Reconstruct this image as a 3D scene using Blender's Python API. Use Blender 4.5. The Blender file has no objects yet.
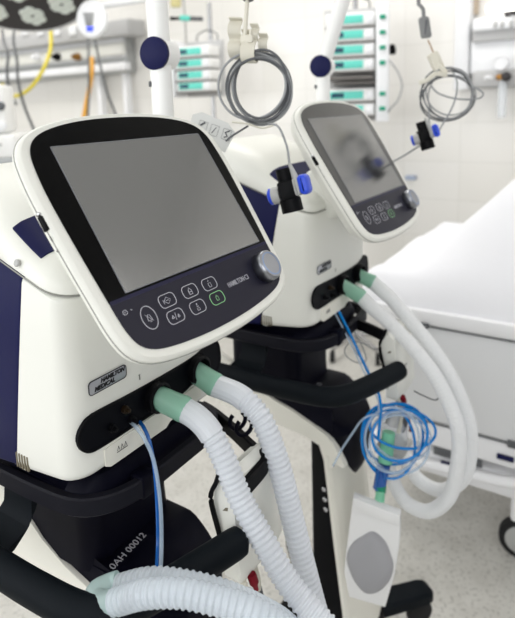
import bpy, bmesh, math, random
from mathutils import Vector, Matrix
PI = math.pi
R = math.radians
random.seed(7)
sc = bpy.context.scene
COL = sc.collection

# ------------------------------------------------------------------ camera
F_PX, CX, CY, CAM_H, PITCH, ROLL = 578.0, 257.5, 204.0, 1.35, .169, .032
BASE = Matrix(((1, 0, 0), (0, 0, 1), (0, -1, 0)))
W2C = Matrix.Rotation(ROLL, 3, 'Z') @ Matrix.Rotation(PITCH, 3, 'X') @ BASE
C2W = W2C.transposed()
CAM = Vector((0, 0, CAM_H))
cd = bpy.data.cameras.new('camera')
cam = bpy.data.objects.new('camera', cd)
COL.objects.link(cam)
cam.matrix_world = Matrix.Translation(CAM) @ C2W.to_4x4()
cd.sensor_width = 36
cd.lens = F_PX / 618 * 36
cd.shift_y = -(309 - CY) / 618
cd.clip_start = .02
cd.dof.use_dof = True
cd.dof.focus_distance = .72
cd.dof.aperture_fstop = 5.0
sc.camera = cam

def at(px, py, d):
    return CAM + C2W @ Vector(((px - CX) / F_PX, (CY - py) / F_PX, -1)) * d

# ------------------------------------------------------------------ frames
YAW = R(56.5)
FA = Matrix.Translation((-.112, .712, 0)) @ Matrix.Rotation(YAW, 4, 'Z')
FB = Matrix.Translation((.209, 1.176, 0)) @ Matrix.Rotation(YAW, 4, 'Z')
ROOM = FB            # x: towards the tiled wall, y: along that wall, z: up
WALL_X = 2.0

def room_hit(px, py, x):
    """where the sight line meets the plane x = const of the room: (y, z)"""
    inv = ROOM.inverted()
    o = inv @ CAM
    d = inv.to_3x3() @ (at(px, py, 1) - CAM)
    t = (x - o.x) / d.x
    p = o + d * t
    return p.y, p.z

def frame(o, ex, ey):
    ex = Vector(ex).normalized(); ey = Vector(ey)
    ey = (ey - ex * ey.dot(ex)).normalized()
    ez = ex.cross(ey)
    m = Matrix.Identity(4)
    for i in range(3):
        m[i][0], m[i][1], m[i][2], m[i][3] = ex[i], ey[i], ez[i], o[i]
    return m

def aim(o, axis, up=(0, 0, 1)):
    """frame whose z runs along axis"""
    z = Vector(axis).normalized()
    u = Vector(up)
    if abs(z.dot(u)) > .95: u = Vector((0, 1, 0))
    x = u.cross(z).normalized(); y = z.cross(x)
    m = Matrix.Identity(4)
    for i in range(3):
        m[i][0], m[i][1], m[i][2], m[i][3] = x[i], y[i], z[i], o[i]
    return m

# ------------------------------------------------------------------ materials
def lin(c):
    return tuple((v / 12.92 if v <= .04045 else ((v + .055) / 1.055) ** 2.4) for v in (x / 255 for x in c))
MATS = {}
def mat(name, rgb, rough=.5, metal=0, spec=.5, trans=0, alpha=1, emit=None, estr=1, bump=None, coat=0, ior=1.45, sheen=0, translucent=0, noise=None):
    if name in MATS: return MATS[name]
    m = bpy.data.materials.new(name); m.use_nodes = True
    nt = m.node_tree; b = nt.nodes['Principled BSDF']
    c = lin(rgb) + (1,)
    b.inputs['Base Color'].default_value = c
    b.inputs['Roughness'].default_value = rough
    b.inputs['Metallic'].default_value = metal
    b.inputs['IOR'].default_value = ior
    b.inputs['Specular IOR Level'].default_value = spec
    b.inputs['Transmission Weight'].default_value = trans
    b.inputs['Alpha'].default_value = alpha
    b.inputs['Coat Weight'].default_value = coat
    if emit:
        b.inputs['Emission Color'].default_value = lin(emit) + (1,)
        b.inputs['Emission Strength'].default_value = estr
    tc = nt.nodes.new('ShaderNodeTexCoord')
    nz = nt.nodes.new('ShaderNodeTexNoise')
    nt.links.new(tc.outputs['Object'], nz.inputs['Vector'])
    sc_, amt = noise or (60, .03)
    nz.inputs['Scale'].default_value = sc_
    nz.inputs['Detail'].default_value = 3
    mr = nt.nodes.new('ShaderNodeMapRange')
    mr.inputs['To Min'].default_value = max(0, rough - amt); mr.inputs['To Max'].default_value = min(1, rough + amt)
    nt.links.new(nz.outputs['Fac'], mr.inputs['Value'])
    nt.links.new(mr.outputs['Result'], b.inputs['Roughness'])
    if bump:
        n2 = nt.nodes.new('ShaderNodeTexNoise'); n2.inputs['Scale'].default_value = bump[0]
        nt.links.new(tc.outputs['Object'], n2.inputs['Vector'])
        bp = nt.nodes.new('ShaderNodeBump'); bp.inputs['Strength'].default_value = bump[1]; bp.inputs['Distance'].default_value = .001
        nt.links.new(n2.outputs['Fac'], bp.inputs['Height']); nt.links.new(bp.outputs['Normal'], b.inputs['Normal'])
    if translucent:
        tr = nt.nodes.new('ShaderNodeBsdfTranslucent'); tr.inputs['Color'].default_value = c
        mx = nt.nodes.new('ShaderNodeMixShader'); mx.inputs['Fac'].default_value = translucent
        out = nt.nodes['Material Output']
        nt.links.new(b.outputs[0], mx.inputs[1]); nt.links.new(tr.outputs[0], mx.inputs[2]); nt.links.new(mx.outputs[0], out.inputs['Surface'])
    MATS[name] = m
    return m

M_WHITE = mat('casing_white', (232, 232, 225), .42, bump=(900, .05))
M_WHITE2 = mat('arm_white', (244, 244, 242), .4)
M_NAVY = mat('casing_navy', (17, 20, 66), .5, spec=.2, bump=(900, .05))
M_GLASS = mat('front_glass_black', (4, 4, 5), .12, spec=.12)
M_LCD = mat('lcd_off', (32, 34, 38), .16, spec=.5, ior=3.2)
M_KEYS = mat('key_panel_navy', (27, 26, 42), .4, spec=.2)
M_KEYLINE = mat('key_band', (27, 26, 58), .4, spec=.2)
M_INK = mat('ink_white', (188, 188, 196), .6)
M_INKG = mat('ink_green', (150, 215, 150), .6)
M_SILVER = mat('knob_silver', (150, 152, 158), .3, 1)
M_SILVER2 = mat('knob_ring', (130, 150, 185), .3, .8)
M_BLACK = mat('plastic_black', (8, 8, 11), .5, spec=.14)
M_PORT = mat('port_black', (5, 6, 12), .5, spec=.1)
M_TROLLEY = mat('trolley_dark', (9, 9, 22), .5, spec=.09)
M_RING = mat('rail_dark', (24, 24, 31), .5, spec=.15)
M_FOAM = mat('handle_foam', (14, 19, 24), .6, spec=.12, bump=(700, .2))
M_BEIGE = mat('shell_beige', (232, 230, 220), .45)
M_LABEL = mat('label_grey', (178, 180, 186), .3, .5)
M_INKK = mat('ink_black', (22, 22, 26), .6)
M_STEEL = mat('steel', (190, 190, 192), .25, 1)
M_GREEN = mat('connector_green', (172, 220, 198), .25, translucent=.45)
M_GREEN2 = mat('connector_mint', (150, 225, 190), .25, translucent=.35)
M_GREEN3 = mat('valve_green', (0, 135, 100), .3)
M_HOSE = mat('hose_white', (236, 239, 244), .35, translucent=.3)
M_HOSEC = mat('hose_clear', (226, 233, 240), .22, alpha=.72, translucent=.25)
M_HOSEB = mat('hose_matt', (246, 247, 248), .45, translucent=.35)
M_BLUE = mat('tube_blue', (0, 132, 214), .25, translucent=.12)
M_DBLUE = mat('tube_deep_blue', (25, 90, 165), .25)
M_CLEAR = mat('tube_clear', (190, 210, 230), .2, alpha=.45)
M_CABLE = mat('cable_grey', (150, 152, 154), .45)
M_CABLED = mat('cable_dark', (92, 94, 97), .45)
M_HOOK = mat('hook_ivory', (216, 212, 198), .45)
M_BOOT = mat('sensor_blue', (38, 76, 215), .35)
M_GREYP = mat('plastic_grey', (176, 176, 174), .45)
M_STRAP = mat('strap_grey', (128, 129, 130), .5)
M_BAG = mat('bladder_grey', (158, 158, 162), .55)
M_PADDLE = mat('paddle_frosted', (248, 248, 248), .35, translucent=.2)
M_RED = mat('plug_red', (120, 14, 32), .5, spec=.2)
M_SHEET = mat('linen_white', (246, 246, 250), .9, spec=.2, bump=(40, .5))
M_BEDW = mat('bed_white', (240, 240, 242), .45)
M_BEDP = mat('bed_panel', (226, 227, 229), .5)
M_RUBBER = mat('rubber', (18, 18, 20), .7)
M_TEAL = mat('pump_teal', (105, 215, 198), .4)
M_PUMPD = mat('pump_lcd', (28, 70, 92), .2)
M_PUMPG = mat('pump_gap', (104, 100, 97), .5)
M_TAB = mat('pump_tab', (0, 150, 118), .4)
M_YELLOW = mat('hose_yellow', (226, 208, 60), .45)
M_ORANGE = mat('hose_orange', (240, 175, 60), .45)
M_PANELG = mat('panel_grey', (186, 186, 186), .5)
M_PANELW = mat('panel_white', (240, 241, 243), .45)
M_ALU = mat('panel_alu', (176, 178, 178), .4, .5)
M_BRASS = mat('brass', (150, 110, 60), .3, 1)
M_LAMPD = mat('lamp_dark', (46, 42, 44), .4)
M_LENS = mat('lamp_lens', (214, 220, 212), .15, spec=.7)
M_GLOWB = mat('blue_light', (40, 60, 255), .4, emit=(60, 80, 255), estr=1.5)
M_TUBE = mat('lamp_tube', (255, 255, 250), .4, emit=(255, 252, 245), estr=6)
M_SCR = mat('screen_dark', (30, 38, 62), .15)
M_BOTTLE = mat('bottle_clear', (235, 240, 245), .1, alpha=.45)
M_TAGM = mat('tag_film', (222, 223, 220), .25, alpha=.85)

# ------------------------------------------------------------------ mesh builder
class G:
    def __init__(s, T=None):
        s.v, s.f = [], []
        s.T = T or Matrix.Identity(4)
    def add(s, vs, fs, T=None):
        k = len(s.v); T = s.T @ T if T else s.T
        s.v += [T @ Vector(p) for p in vs]
        s.f += [[i + k for i in f] for f in fs]
        return s
    def loft(s, rings, cap0=True, cap1=True, T=None, loop=False):
        n = len(rings[0]); vs = [p for r in rings for p in r]; fs = []
        m = len(rings)
        for i in range(m if loop else m - 1):
            a, b = i * n, ((i + 1) % m) * n
            for j in range(n):
                fs.append([a + j, a + (j + 1) % n, b + (j + 1) % n, b + j])
        if cap0 and not loop: fs.append(list(range(n))[::-1])
        if cap1 and not loop: fs.append([(m - 1) * n + j for j in range(n)])
        return s.add(vs, fs, T)
    def box(s, x0, x1, y0, y1, z0, z1, b=0, T=None):
        if b <= 0:
            return s.loft([[(x0, y0, z), (x1, y0, z), (x1, y1, z), (x0, y1, z)] for z in (z0, z1)], T=T)
        o = rrect(x0, x1, y0, y1, b * 1.5, 4)
        i_ = inset(o, b * .3); j_ = inset(o, b)
        return s.loft([[(x, y, z0) for x, y in j_], [(x, y, z0 + b * .3) for x, y in i_], [(x, y, z0 + b) for x, y in o],
                       [(x, y, z1 - b) for x, y in o], [(x, y, z1 - b * .3) for x, y in i_], [(x, y, z1) for x, y in j_]], T=T)
    def prism(s, o, z0, z1, b=0, T=None):
        if b <= 0: return s.loft([[(x, y, z0) for x, y in o], [(x, y, z1) for x, y in o]], T=T)
        i_ = inset(o, b * .3); j_ = inset(o, b)
        return s.loft([[(x, y, z0) for x, y in j_], [(x, y, z0 + b * .3) for x, y in i_], [(x, y, z0 + b) for x, y in o],
                       [(x, y, z1 - b) for x, y in o], [(x, y, z1 - b * .3) for x, y in i_], [(x, y, z1) for x, y in j_]], T=T)
    def lathe(s, prof, T=None, seg=28):
        """prof: (radius, z) pairs round the z axis of T"""
        return s.loft([[(max(r, 1e-5) * math.cos(2 * PI * k / seg), max(r, 1e-5) * math.sin(2 * PI * k / seg), z) for k in range(seg)] for r, z in prof], T=T)
    def cyl(s, a, b, r, seg=20, r2=None, bev=0):
        a, b = Vector(a), Vector(b); L = (b - a).length; r2 = r if r2 is None else r2
        p = [(r, 0), (r2, L)] if not bev else [(r - bev, 0), (r, bev), (r2, L - bev), (r2 - bev, L)]
        return s.lathe(p, aim(a, b - a), seg)
    def tube(s, pts, r, seg=12, closed=False, flat=None):
        """r: number or list; flat=(w,h) gives a rectangular section, h along up"""
        pts = [Vector(p) for p in pts]; n = len(pts)
        tg = []
        for i in range(n):
            if closed: d = pts[(i + 1) % n] - pts[i - 1]
            else: d = pts[min(i + 1, n - 1)] - pts[max(i - 1, 0)]
            tg.append(d.normalized() if d.length > 1e-9 else Vector((0, 0, 1)))
        u = Vector((0, 0, 1)) if abs(tg[0].z) < .9 else Vector((1, 0, 0))
        rings = []
        for i in range(n):
            if flat:
                u = Vector((0, 0, 1))
            x = u.cross(tg[i])
            x = x.normalized(); y = tg[i].cross(x).normalized(); u = y
            if flat:
                w, h = flat[0] / 2, flat[1] / 2; b = min(w, h) * .35
                sec = [(-w, -h + b), (-w + b, -h), (w - b, -h), (w, -h + b), (w, h - b), (w - b, h), (-w + b, h), (-w, h - b)]
                rings.append([pts[i] + x * p + y * q for p, q in sec])
            else:
                rr = r[i] if isinstance(r, (list, tuple)) else r
                rings.append([pts[i] + (x * math.cos(2 * PI * k / seg) + y * math.sin(2 * PI * k / seg)) * rr for k in range(seg)])
        return s.loft(rings, loop=closed)
    def build(s, name, m, parent=None, angle=38, origin=None):
        if parent is None:
            if origin is None:
                lo = Vector([min(v[i] for v in s.v) for i in range(3)]); hi = Vector([max(v[i] for v in s.v) for i in range(3)])
                origin = Vector(((lo.x + hi.x) / 2, (lo.y + hi.y) / 2, lo.z))
            L = Matrix.Translation(origin)
        else:
            L = parent['_m'] if False else WM[parent.name]
        inv = L.inverted()
        me = bpy.data.meshes.new(name)
        me.from_pydata([inv @ v for v in s.v], [], s.f)
        bm = bmesh.new(); bm.from_mesh(me); bmesh.ops.recalc_face_normals(bm, faces=bm.faces[:]); bm.to_mesh(me); bm.free()
        me.polygons.foreach_set('use_smooth', [True] * len(me.polygons))
        me.set_sharp_from_angle(angle=R(angle))
        me.materials.append(m)
        o = bpy.data.objects.new(name, me); COL.objects.link(o)
        if parent is not None:
            o.parent = parent; WM[o.name] = L
        else:
            o.matrix_world = L; WM[o.name] = L
        return o
WM = {}

def rrect(x0, x1, y0, y1, r, n=6):
    r = min(r, (x1 - x0) / 2, (y1 - y0) / 2); o = []
    for cx, cy, a in ((x1 - r, y0 + r, -90), (x1 - r, y1 - r, 0), (x0 + r, y1 - r, 90), (x0 + r, y0 + r, 180)):
        for k in range(n + 1):
            t = R(a + 90 * k / n); o.append((cx + r * math.cos(t), cy + r * math.sin(t)))
    return o
def inset(o, d, sx=1, sy=1):
    n = len(o); out = []
    for i in range(n):
        p0, p, p1 = o[i - 1], o[i], o[(i + 1) % n]
        nx = ny = 0
        for a, b in ((p0, p), (p, p1)):
            dx, dy = b[0] - a[0], b[1] - a[1]; L = math.hypot(dx, dy)
            if L > 1e-9: nx += -dy / L; ny += dx / L
        L = math.hypot(nx, ny) or 1
        out.append((p[0] + nx / L * d * sx, p[1] + ny / L * d * sy))
    return out
def spline(P, step=.006, closed=False):
    P = [Vector(p) for p in P]; n = len(P); out = []
    rng = range(n) if closed else range(n - 1)
    for i in rng:
        if closed: a, b, c, d = P[i - 1], P[i], P[(i + 1) % n], P[(i + 2) % n]
        else:
            b, c = P[i], P[i + 1]
            a = P[i - 1] if i else b * 2 - c
            d = P[i + 2] if i + 2 < n else c * 2 - b
        m = 24
        for k in range(m):
            t = k / m
            out.append(.5 * (2 * b + (c - a) * t + (2 * a - 5 * b + 4 * c - d) * t * t + (3 * b - a - 3 * c + d) * t ** 3))
    if not closed: out.append(P[-1])
    # even spacing
    res = [out[0]]; acc = 0
    seq = out + ([out[0]] if closed else [])
    for a, b in zip(seq, seq[1:]):
        L = (b - a).length
        if L < 1e-9: continue
        t = step - acc
        while t <= L:
            res.append(a + (b - a) * (t / L)); t += step
        acc = L - (t - step)
    if not closed and (res[-1] - out[-1]).length > step * .3: res.append(out[-1])
    return res

def tag(o, label, cat, group=None, kind=None):
    if label: o['label'] = label
    if cat: o['category'] = cat
    if group: o['group'] = group
    if kind: o['kind'] = kind
    return o
def thing(name, M, label, cat, group=None):
    o = bpy.data.objects.new(name, None); COL.objects.link(o)
    o.empty_display_size = .05
    o.matrix_world = M; WM[o.name] = M.copy()
    return tag(o, label, cat, group)
def struct(o):
    o['kind'] = 'structure'; return o
def lettering(txt, size, T, m, parent, name='lettering', shear=0, bold=0, ax='CENTER', space=1, thick=.0002, sx=1):
    c = bpy.data.curves.new('t', 'FONT'); c.body = txt; c.size = size; c.align_x = ax; c.align_y = 'CENTER'
    c.shear = shear; c.offset = bold; c.space_character = space; c.extrude = thick; c.resolution_u = 3
    t = bpy.data.objects.new('t', c); COL.objects.link(t)
    dg = bpy.context.evaluated_depsgraph_get()
    me = bpy.data.meshes.new_from_object(t.evaluated_get(dg))
    bpy.data.objects.remove(t); bpy.data.curves.remove(c)
    L = WM[parent.name].inverted() @ T @ Matrix.Diagonal((sx, 1, 1, 1))
    me.transform(L); me.materials.clear(); me.materials.append(m); me.name = name
    o = bpy.data.objects.new(name, me); COL.objects.link(o); o.parent = parent
    WM[o.name] = WM[parent.name]
    return o
def stroke(g, pts, w, T, th=.0003):
    """flat ink line"""
    g.tube([T @ Vector((x, y, 0)) for x, y in pts], w / 2, 5)
def ring2d(g, o, w, T, th=.0004):
    i_ = inset(o, w)
    n = len(o); vs = []; fs = []
    for z in (0, th):
        vs += [(x, y, z) for x, y in o] + [(x, y, z) for x, y in i_]
    for k in range(n):
        l = (k + 1) % n
        fs += [[2 * n + k, 2 * n + l, 3 * n + l, 3 * n + k], [k, n + k, n + l, l], [k, l, 2 * n + l, 2 * n + k], [n + k, 3 * n + k, 3 * n + l, n + l]]
    g.add(vs, fs, T)
def ell(cx, cy, a, b, n=32):
    return [(cx + a * math.cos(2 * PI * k / n), cy + b * math.sin(2 * PI * k / n)) for k in range(n)]
def sm(t): t = max(0, min(1, t)); return t * t * (3 - 2 * t)

# ------------------------------------------------------------------ ventilator
HALF = [(0, .1255), (.03, .1250), (.06, .1232), (.085, .1200), (.105, .1160), (.122, .1110), (.136, .1040), (.145, .0950), (.1505, .0830), (.153, .0670),
        (.1545, .04), (.1535, .005), (.1505, -.045), (.1475, -.085), (.1450, -.115), (.1415, -.133), (.136, -.1445), (.127, -.1520), (.113, -.1575), (.09, -.1618), (.06, -.1650), (.03, -.1668), (0, -.1674)]
def fine(P):
    Q = spline([(x, y, 0) for x, y in P], .006); return [(p.x, p.y) for p in Q]
OUT = fine(HALF)
OUTLINE = [(-x, y) for x, y in OUT[::1]] + [(x, y) for x, y in OUT[::-1][1:-1]]   # counter-clockwise seen from the front
def m_off(d):
    res = []
    for (x, y), (p, q) in zip(OUTLINE, inset(OUTLINE, -1)):
        nx, ny = p - x, q - y
        res.append((x + nx * d, y + ny * d * (.5 if ny > 0 else .8)))
    return res

def zb(y): return .91 - (y - .04) * .125
def zt(y): return 1.14 + (y - .04) * .35
def plan(hw, y0, y1, rf, rb, n=6):
    o = []
    for cx, cy, a, r in ((hw - rf, y0 + rf, -90, rf), (hw - rb, y1 - rb, 0, rb), (-hw + rb, y1 - rb, 90, rb), (-hw + rf, y0 + rf, 180, rf)):
        for k in range(n + 1):
            t = R(a + 90 * k / n); o.append((cx + r * math.cos(t), cy + r * math.sin(t)))
    return o
def dense(o, step=.012):
    out = []
    for a, b in zip(o, o[1:] + o[:1]):
        L = math.hypot(b[0] - a[0], b[1] - a[1]); k = max(1, int(L / step))
        out += [(a[0] + (b[0] - a[0]) * i / k, a[1] + (b[1] - a[1]) * i / k) for i in range(k)]
    return out

def make_ventilator(FM, zc, tilt, mx, label, other):
    v = thing('ventilator', FM @ Matrix.Translation((0, .17, .9)), label, 'ventilator', 'ventilators on trolleys')
    # ---- front casing (white)
    g = G(FM); rings = []
    base = plan(.142, .04, .16, .034, .004)
    def fr_ring(t, ins):
        e = .16 - .055 * t
        o = []
        for (x, y) in inset(plan(.142, .04, .16, .034, .003), ins):
            yy = .04 + (y - .04) * (e - .04) / .12
            o.append((x, yy, zb(yy) + t * (zt(yy) - zb(yy)) ))
        return o
    for t, i in ((0, .014), (.008, .006), (.025, .0015), (.05, 0), (.25, 0), (.5, 0), (.75, 0), (.965, 0), (.985, .001), (.993, .004)):
        rings.append(fr_ring(t, i))
    g.loft(rings)
    case = g.build('front_casing', M_WHITE, v)
    # ---- rear casing (navy)
    g = G(FM); rings = []
    for t, i in ((0, .012), (.012, .004), (.03, 0), (.3, 0), (.6, 0), (.97, 0), (.99, .003)):
        e = .16 - .055 * t + .0015; o = []
        for (x, y) in inset(plan(.1405, .16, .30, .003, .04), i):
            yy = .30 - (.30 - y) * (.30 - e) / .14
            o.append((x, yy, zb(yy) + t * (zt(yy) - zb(yy))))
        rings.append(o)
    g.loft(rings); g.build('rear_casing', M_NAVY, v)
    # ---- top cover
    def ht(y): return .030 + .034 * sm((y - .07) / .12)
    g = G(FM); rings = []
    def cover(i):
        o = plan(.142 - i, .04 + i, .30 - i, max(.034 - i, .003), max(.04 - i, .003)); out = []
        for q, p in enumerate(o):
            n_ = o[(q + 1) % len(o)]; k = 14 if q % 7 == 6 else 1
            out += [(p[0] + (n_[0] - p[0]) * j / k, p[1] + (n_[1] - p[1]) * j / k) for j in range(k)]
        return out
    for k, i in ((.0, .001), (.03, 0), (.32, .0005), (.55, .004), (.74, .012), (.88, .026), (.97, .05), (1.0, .075), (1.0, .10), (1.0, .124)):
        rings.append([(x, y, zt(y) + .0015 + ht(y) * k) for x, y in cover(i)])
    g.loft(rings); top = g.build('top_cover', M_WHITE, v)
    def ztop(x, y):
        d = min(.142 - abs(x), y - .04)
        k = .55 if d < .004 else (.74 + (d - .012) * .8 if d < .05 else 1)
        for d0, k0, d1, k1 in ((.0, .32, .004, .55), (.004, .55, .012, .74), (.012, .74, .026, .88), (.026, .88, .05, .97), (.05, .97, .075, 1)):
            if d0 <= d <= d1: k = k0 + (k1 - k0) * (d - d0) / (d1 - d0)
        return zt(y) + .0015 + ht(y) * k
    # navy inlay of the top (grip recess)
    g = G(FM); n = 40; vs = []; fs = []
    for r_ in range(2):
        for i in range(n + 1):
            x = -.127 + .254 * i / n
            for y in (.086, .11, .135):
                vs.append((x, y, ztop(x, y) + (.0022 if r_ else -.006)))
    m = 3 * (n + 1)
    for i in range(n):
        for j in range(2):
            a = i * 3 + j
            fs += [[m + a, m + a + 1, m + a + 4, m + a + 3], [a, a + 3, a + 4, a + 1]]
    for i in range(n):
        for e in (0, 2):
            a = i * 3 + e; fs.append([a, a + 3, m + a + 3, m + a])
    for e in (0, n):
        for j in range(2):
            a = e * 3 + j; fs.append([a, a + 1, m + a + 1, m + a])
    g.add(vs, fs); g.build('grip_recess', M_NAVY, top)
    # seam line and screw at the corner of the top cover
    g = G(FM)
    g.tube([(x, y, zt(y) + .0005) for x, y in cover(-.0006)], .0009, 5, closed=True); g.build('seam', mat('seam_grey', (150, 150, 145), .6), top)
    g = G(FM); g.lathe([(.0045, 0), (.0045, .002), (.0035, .0028), (.001, .0022)], aim((-.143, .108, 1.178), (-1, 0, .3)), 14); g.build('screw', M_GREYP, v)
    # vent slots low on the left flank
    g = G(FM)
    for k in range(5):
        y = .131 + k * .0055
        g.box(-.1432, -.1405, y, y + .002, .902, .922)
    g.build('vent_slots', mat('slot_olive', (120, 112, 95), .6), v)
    # badge
    FT = FM @ frame((0, .04, 0), (1, 0, 0), (0, 0, 1))       # front plane: x right, y up, z out of the face
    g = G(FT); g.prism(rrect(-.1135, -.0535, 1.0155, 1.0325, .0045), 0, .0018, .0005); bd = g.build('badge', M_LABEL, v)
    g = G(FT); ring2d(g, rrect(-.1140, -.0530, 1.0150, 1.0330, .005), .001, Matrix.Translation((0, 0, .0012)), .0009); g.build('badge_rim', M_INKK, bd)
    lettering('HAMILTON', .0074, FT @ Matrix.Translation((-.0760, 1.0277, .0021)), M_INKK, bd, shear=.25, bold=.0004, sx=1.02)
    lettering('MEDICAL', .0074, FT @ Matrix.Translation((-.0895, 1.0203, .0021)), M_INKK, bd, shear=.25, bold=.0004, sx=1.05)
    # port opening
    po = [(-.136, .968)]
    for x, y in ((-.132, .956), (-.122, .947), (-.105, .9435), (-.05, .943), (.04, .944), (.075, .949), (.10, .9435), (.12, .942), (.134, .946), (.142, .958), (.1425, .972), (.139, .988), (.130, .998), (.119, 1.001), (.108, .9985), (.098, .994), (.08, .9905), (.04, .989), (-.04, .990), (-.095, .9925), (-.115, .992), (-.128, .985), (-.1345, .977)):
        po.append((x, y))
    po = [(p.x, p.y) for p in spline([(x, y, 0) for x, y in po], .006, True)]
    g = G(FT); g.prism(po, -.002, .0016); pp = g.build('port_panel', M_PORT, v)
    g = G(FT); ring2d(g, po, .003, Matrix.Translation((0, 0, .001)), .0014); g.build('port_rim', M_BLACK, pp)
    for x, zz_, r_ in ((-.005, .966, .021), (.083, .969, .021)):
        g = G(FT); g.lathe([(r_, .001), (r_, .012), (r_ - .003, .014), (r_ - .004, .014), (r_ - .004, .004)], Matrix.Translation((x, zz_, 0)), 24); g.build('hose_socket', M_BLACK, pp)
    for x, zz_ in ((-.085, .961), (-.062, .975), (-.052, .956)):
        g = G(FT); g.lathe([(.005, .001), (.005, .007), (.003, .0075), (.0028, .012), (.0012, .0125)], Matrix.Translation((x, zz_, 0)), 14); g.build('line_port', M_BLACK if zz_ < .97 else mat('brass_dark', (50, 38, 24), .4, .6), pp)
    # printed strip under the ports
    so = [(-.098, .938), (-.098, .9155), (-.09, .911), (.012, .911), (.02, .9165), (.075, .9185), (.09, .924), (.092, .944)]
    g = G(FT); g.prism(so[::1], 0, .0022); ps = g.build('port_strip', M_BEIGE, v)
    for i, x in enumerate((-.07, .045)):
        g = G(FT); T = Matrix.Translation((x, .9285, .0024))
        for dx in (-.006, 0, .006): stroke(g, [(dx - .002, -.003), (dx, .003), (dx + .002, -.003)], .0009, T)
        stroke(g, [(-.009, -.0045), (.009, -.0045)], .0009, T); g.build('port_symbol', M_INKK, ps)
    g = G(FT); T = Matrix.Translation((-.03, 1.0045, .0003)); stroke(g, [(0, -.004), (0, .002)], .0018, T); stroke(g, [(-.0015, .003), (.0015, .003)], .001, T); g.build('tick_mark', mat('ink_grey', (120, 120, 115), .6), v)
    # ---- monitor
    tl = R(tilt)
    MT = FM @ frame((mx, 0, zc), (1, 0, 0), (0, math.sin(tl), math.cos(tl)))
    g = G(MT); rings = []
    for z, d in ((.0, .0100), (-.001, .0122), (-.004, .0150), (-.008, .0156), (-.014, .0140), (-.038, -.017), (-.046, -.028)):
        rings.append([(x, y, z) for x, y in m_off(d)])
    rings = [[(x, y, -.0006) for x, y in m_off(.0005)]] + rings
    g.loft(rings); mon = g.build('monitor', M_WHITE, v, 30)
    g = G(MT); g.tube([(x, y, -.0072) for x, y in m_off(.0155)], .0007, 5, closed=True); g.build('rim_seam', mat('seam_grey', (150, 150, 145), .6), mon)
    g = G(MT); g.prism(rrect(-.07, .07, -.09, .02, .02), -.10, -.045, .008); g.build('monitor_mount', M_WHITE, mon)
    # black front glass over its upper part and navy key panel below
    cut = -.094
    up = [p for p in OUTLINE if p[1] > cut]
    lo = [p for p in OUTLINE if p[1] <= cut]
    iu = OUTLINE.index(up[0])
    # rotate lists so that they run left->bottom->right
    L_ = [p for p in OUTLINE[:len(OUT)] if p[1] > cut]; L2 = [p for p in OUTLINE[:len(OUT)] if p[1] <= cut]
    R_ = [p for p in OUTLINE[len(OUT):] if p[1] > cut]; R2 = [p for p in OUTLINE[len(OUT):] if p[1] <= cut]
    xe = abs(L_[-1][0]) - .0004
    g = G(MT); g.prism(L_ + [(-xe, cut), (xe, cut)] + R_, -.0008, .0006); g.build('front_glass', M_GLASS if other else mat('front_glass_veiling_light', (9, 9, 10), .3, spec=.6, ior=1.7), mon)  # farther pane: same glass, veiling light put into a paler, glossier copy
    g = G(MT); g.prism([(-xe, cut)] + L2 + R2 + [(xe, cut)], -.0008, .0006); kp = g.build('key_panel', M_KEYS, mon)
    g = G(MT); g.box(-xe + .0005, xe - .0005, cut - .0025, cut + .0015, .0004, .0009); g.build('key_band', M_KEYLINE, mon)
    g = G(MT); g.prism(rrect(-.1268 - mx, .1268 - mx, -.089, .0905, .0008, 2), .0004, .0011); g.build('display', M_LCD, mon)
    g = G(MT); ring2d(g, rrect(-.1278 - mx, .1278 - mx, -.090, .0915, .001, 2), .0010, Matrix.Translation((0, 0, .0005)), .0008); g.build('display_edge', mat('edge_grey', (120, 122, 126), .4), mon)
    # keys
    KT = MT @ Matrix.Translation((-mx, 0, .0006))
    W = .0008
    for i, (x, y) in enumerate(((-.0797, -.1140), (-.0414, -.1146), (-.0061, -.1160), (-.0796, -.1338), (-.0423, -.1350), (-.0055, -.1354))):
        g = G(KT); ring2d(g, rrect(x - .0128, x + .0128, y - .0078, y + .0078, .0060, 5), W, Matrix.Identity(4))
        T = Matrix.Translation((x, y, 0))
        if i == 0: stroke(g, [(-.005, 0), (0, .004), (.005, 0), (0, -.004), (-.005, 0)], .0007, T); stroke(g, [(-.006, -.003), (-.006, .002)], .0006, T); stroke(g, [(-.002, 0), (.002, 0)], .0007, T)
        elif i == 1: stroke(g, [(-.0025, -.004), (-.0025, .001), (0, .004), (.0025, .001), (.0025, -.004), (-.0025, -.004)], .0008, T); stroke(g, [(-.0025, -.001), (.0025, -.001)], .0008, T)
        elif i == 2: stroke(g, [(-.0022, -.004), (-.0022, .001), (.0022, .001), (.0022, -.004), (-.0022, -.004)], .0007, T); stroke(g, [(-.001, .003), (.001, .0045)], .0007, T)
        elif i == 3: stroke(g, [(-.006, -.001), (-.004, .002), (-.0025, -.001), (-.006, -.001)], .0012, T); stroke(g, [(-.001, -.004), (.001, .004)], .0007, T); stroke(g, [(.003, -.002), (.0045, .001), (.006, -.002), (.003, -.002)], .0012, T)
        elif i == 4: stroke(g, [(0, .0045), (0, .002)], .0014, T); stroke(g, [(-.0015, .0005), (.0015, .0005)], .0009, T); stroke(g, [(-.002, -.004), (-.002, -.0015), (.002, -.0015), (.002, -.004), (-.002, -.004)], .0007, T)
        else: stroke(g, [(-.002, -.003), (-.002, .002), (.002, .002), (.002, -.003), (-.002, -.003)], .0007, T); stroke(g, [(0, .002), (0, .004)], .0007, T)
        g.build('key', M_INKG if i == 5 else M_INK, mon)
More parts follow.
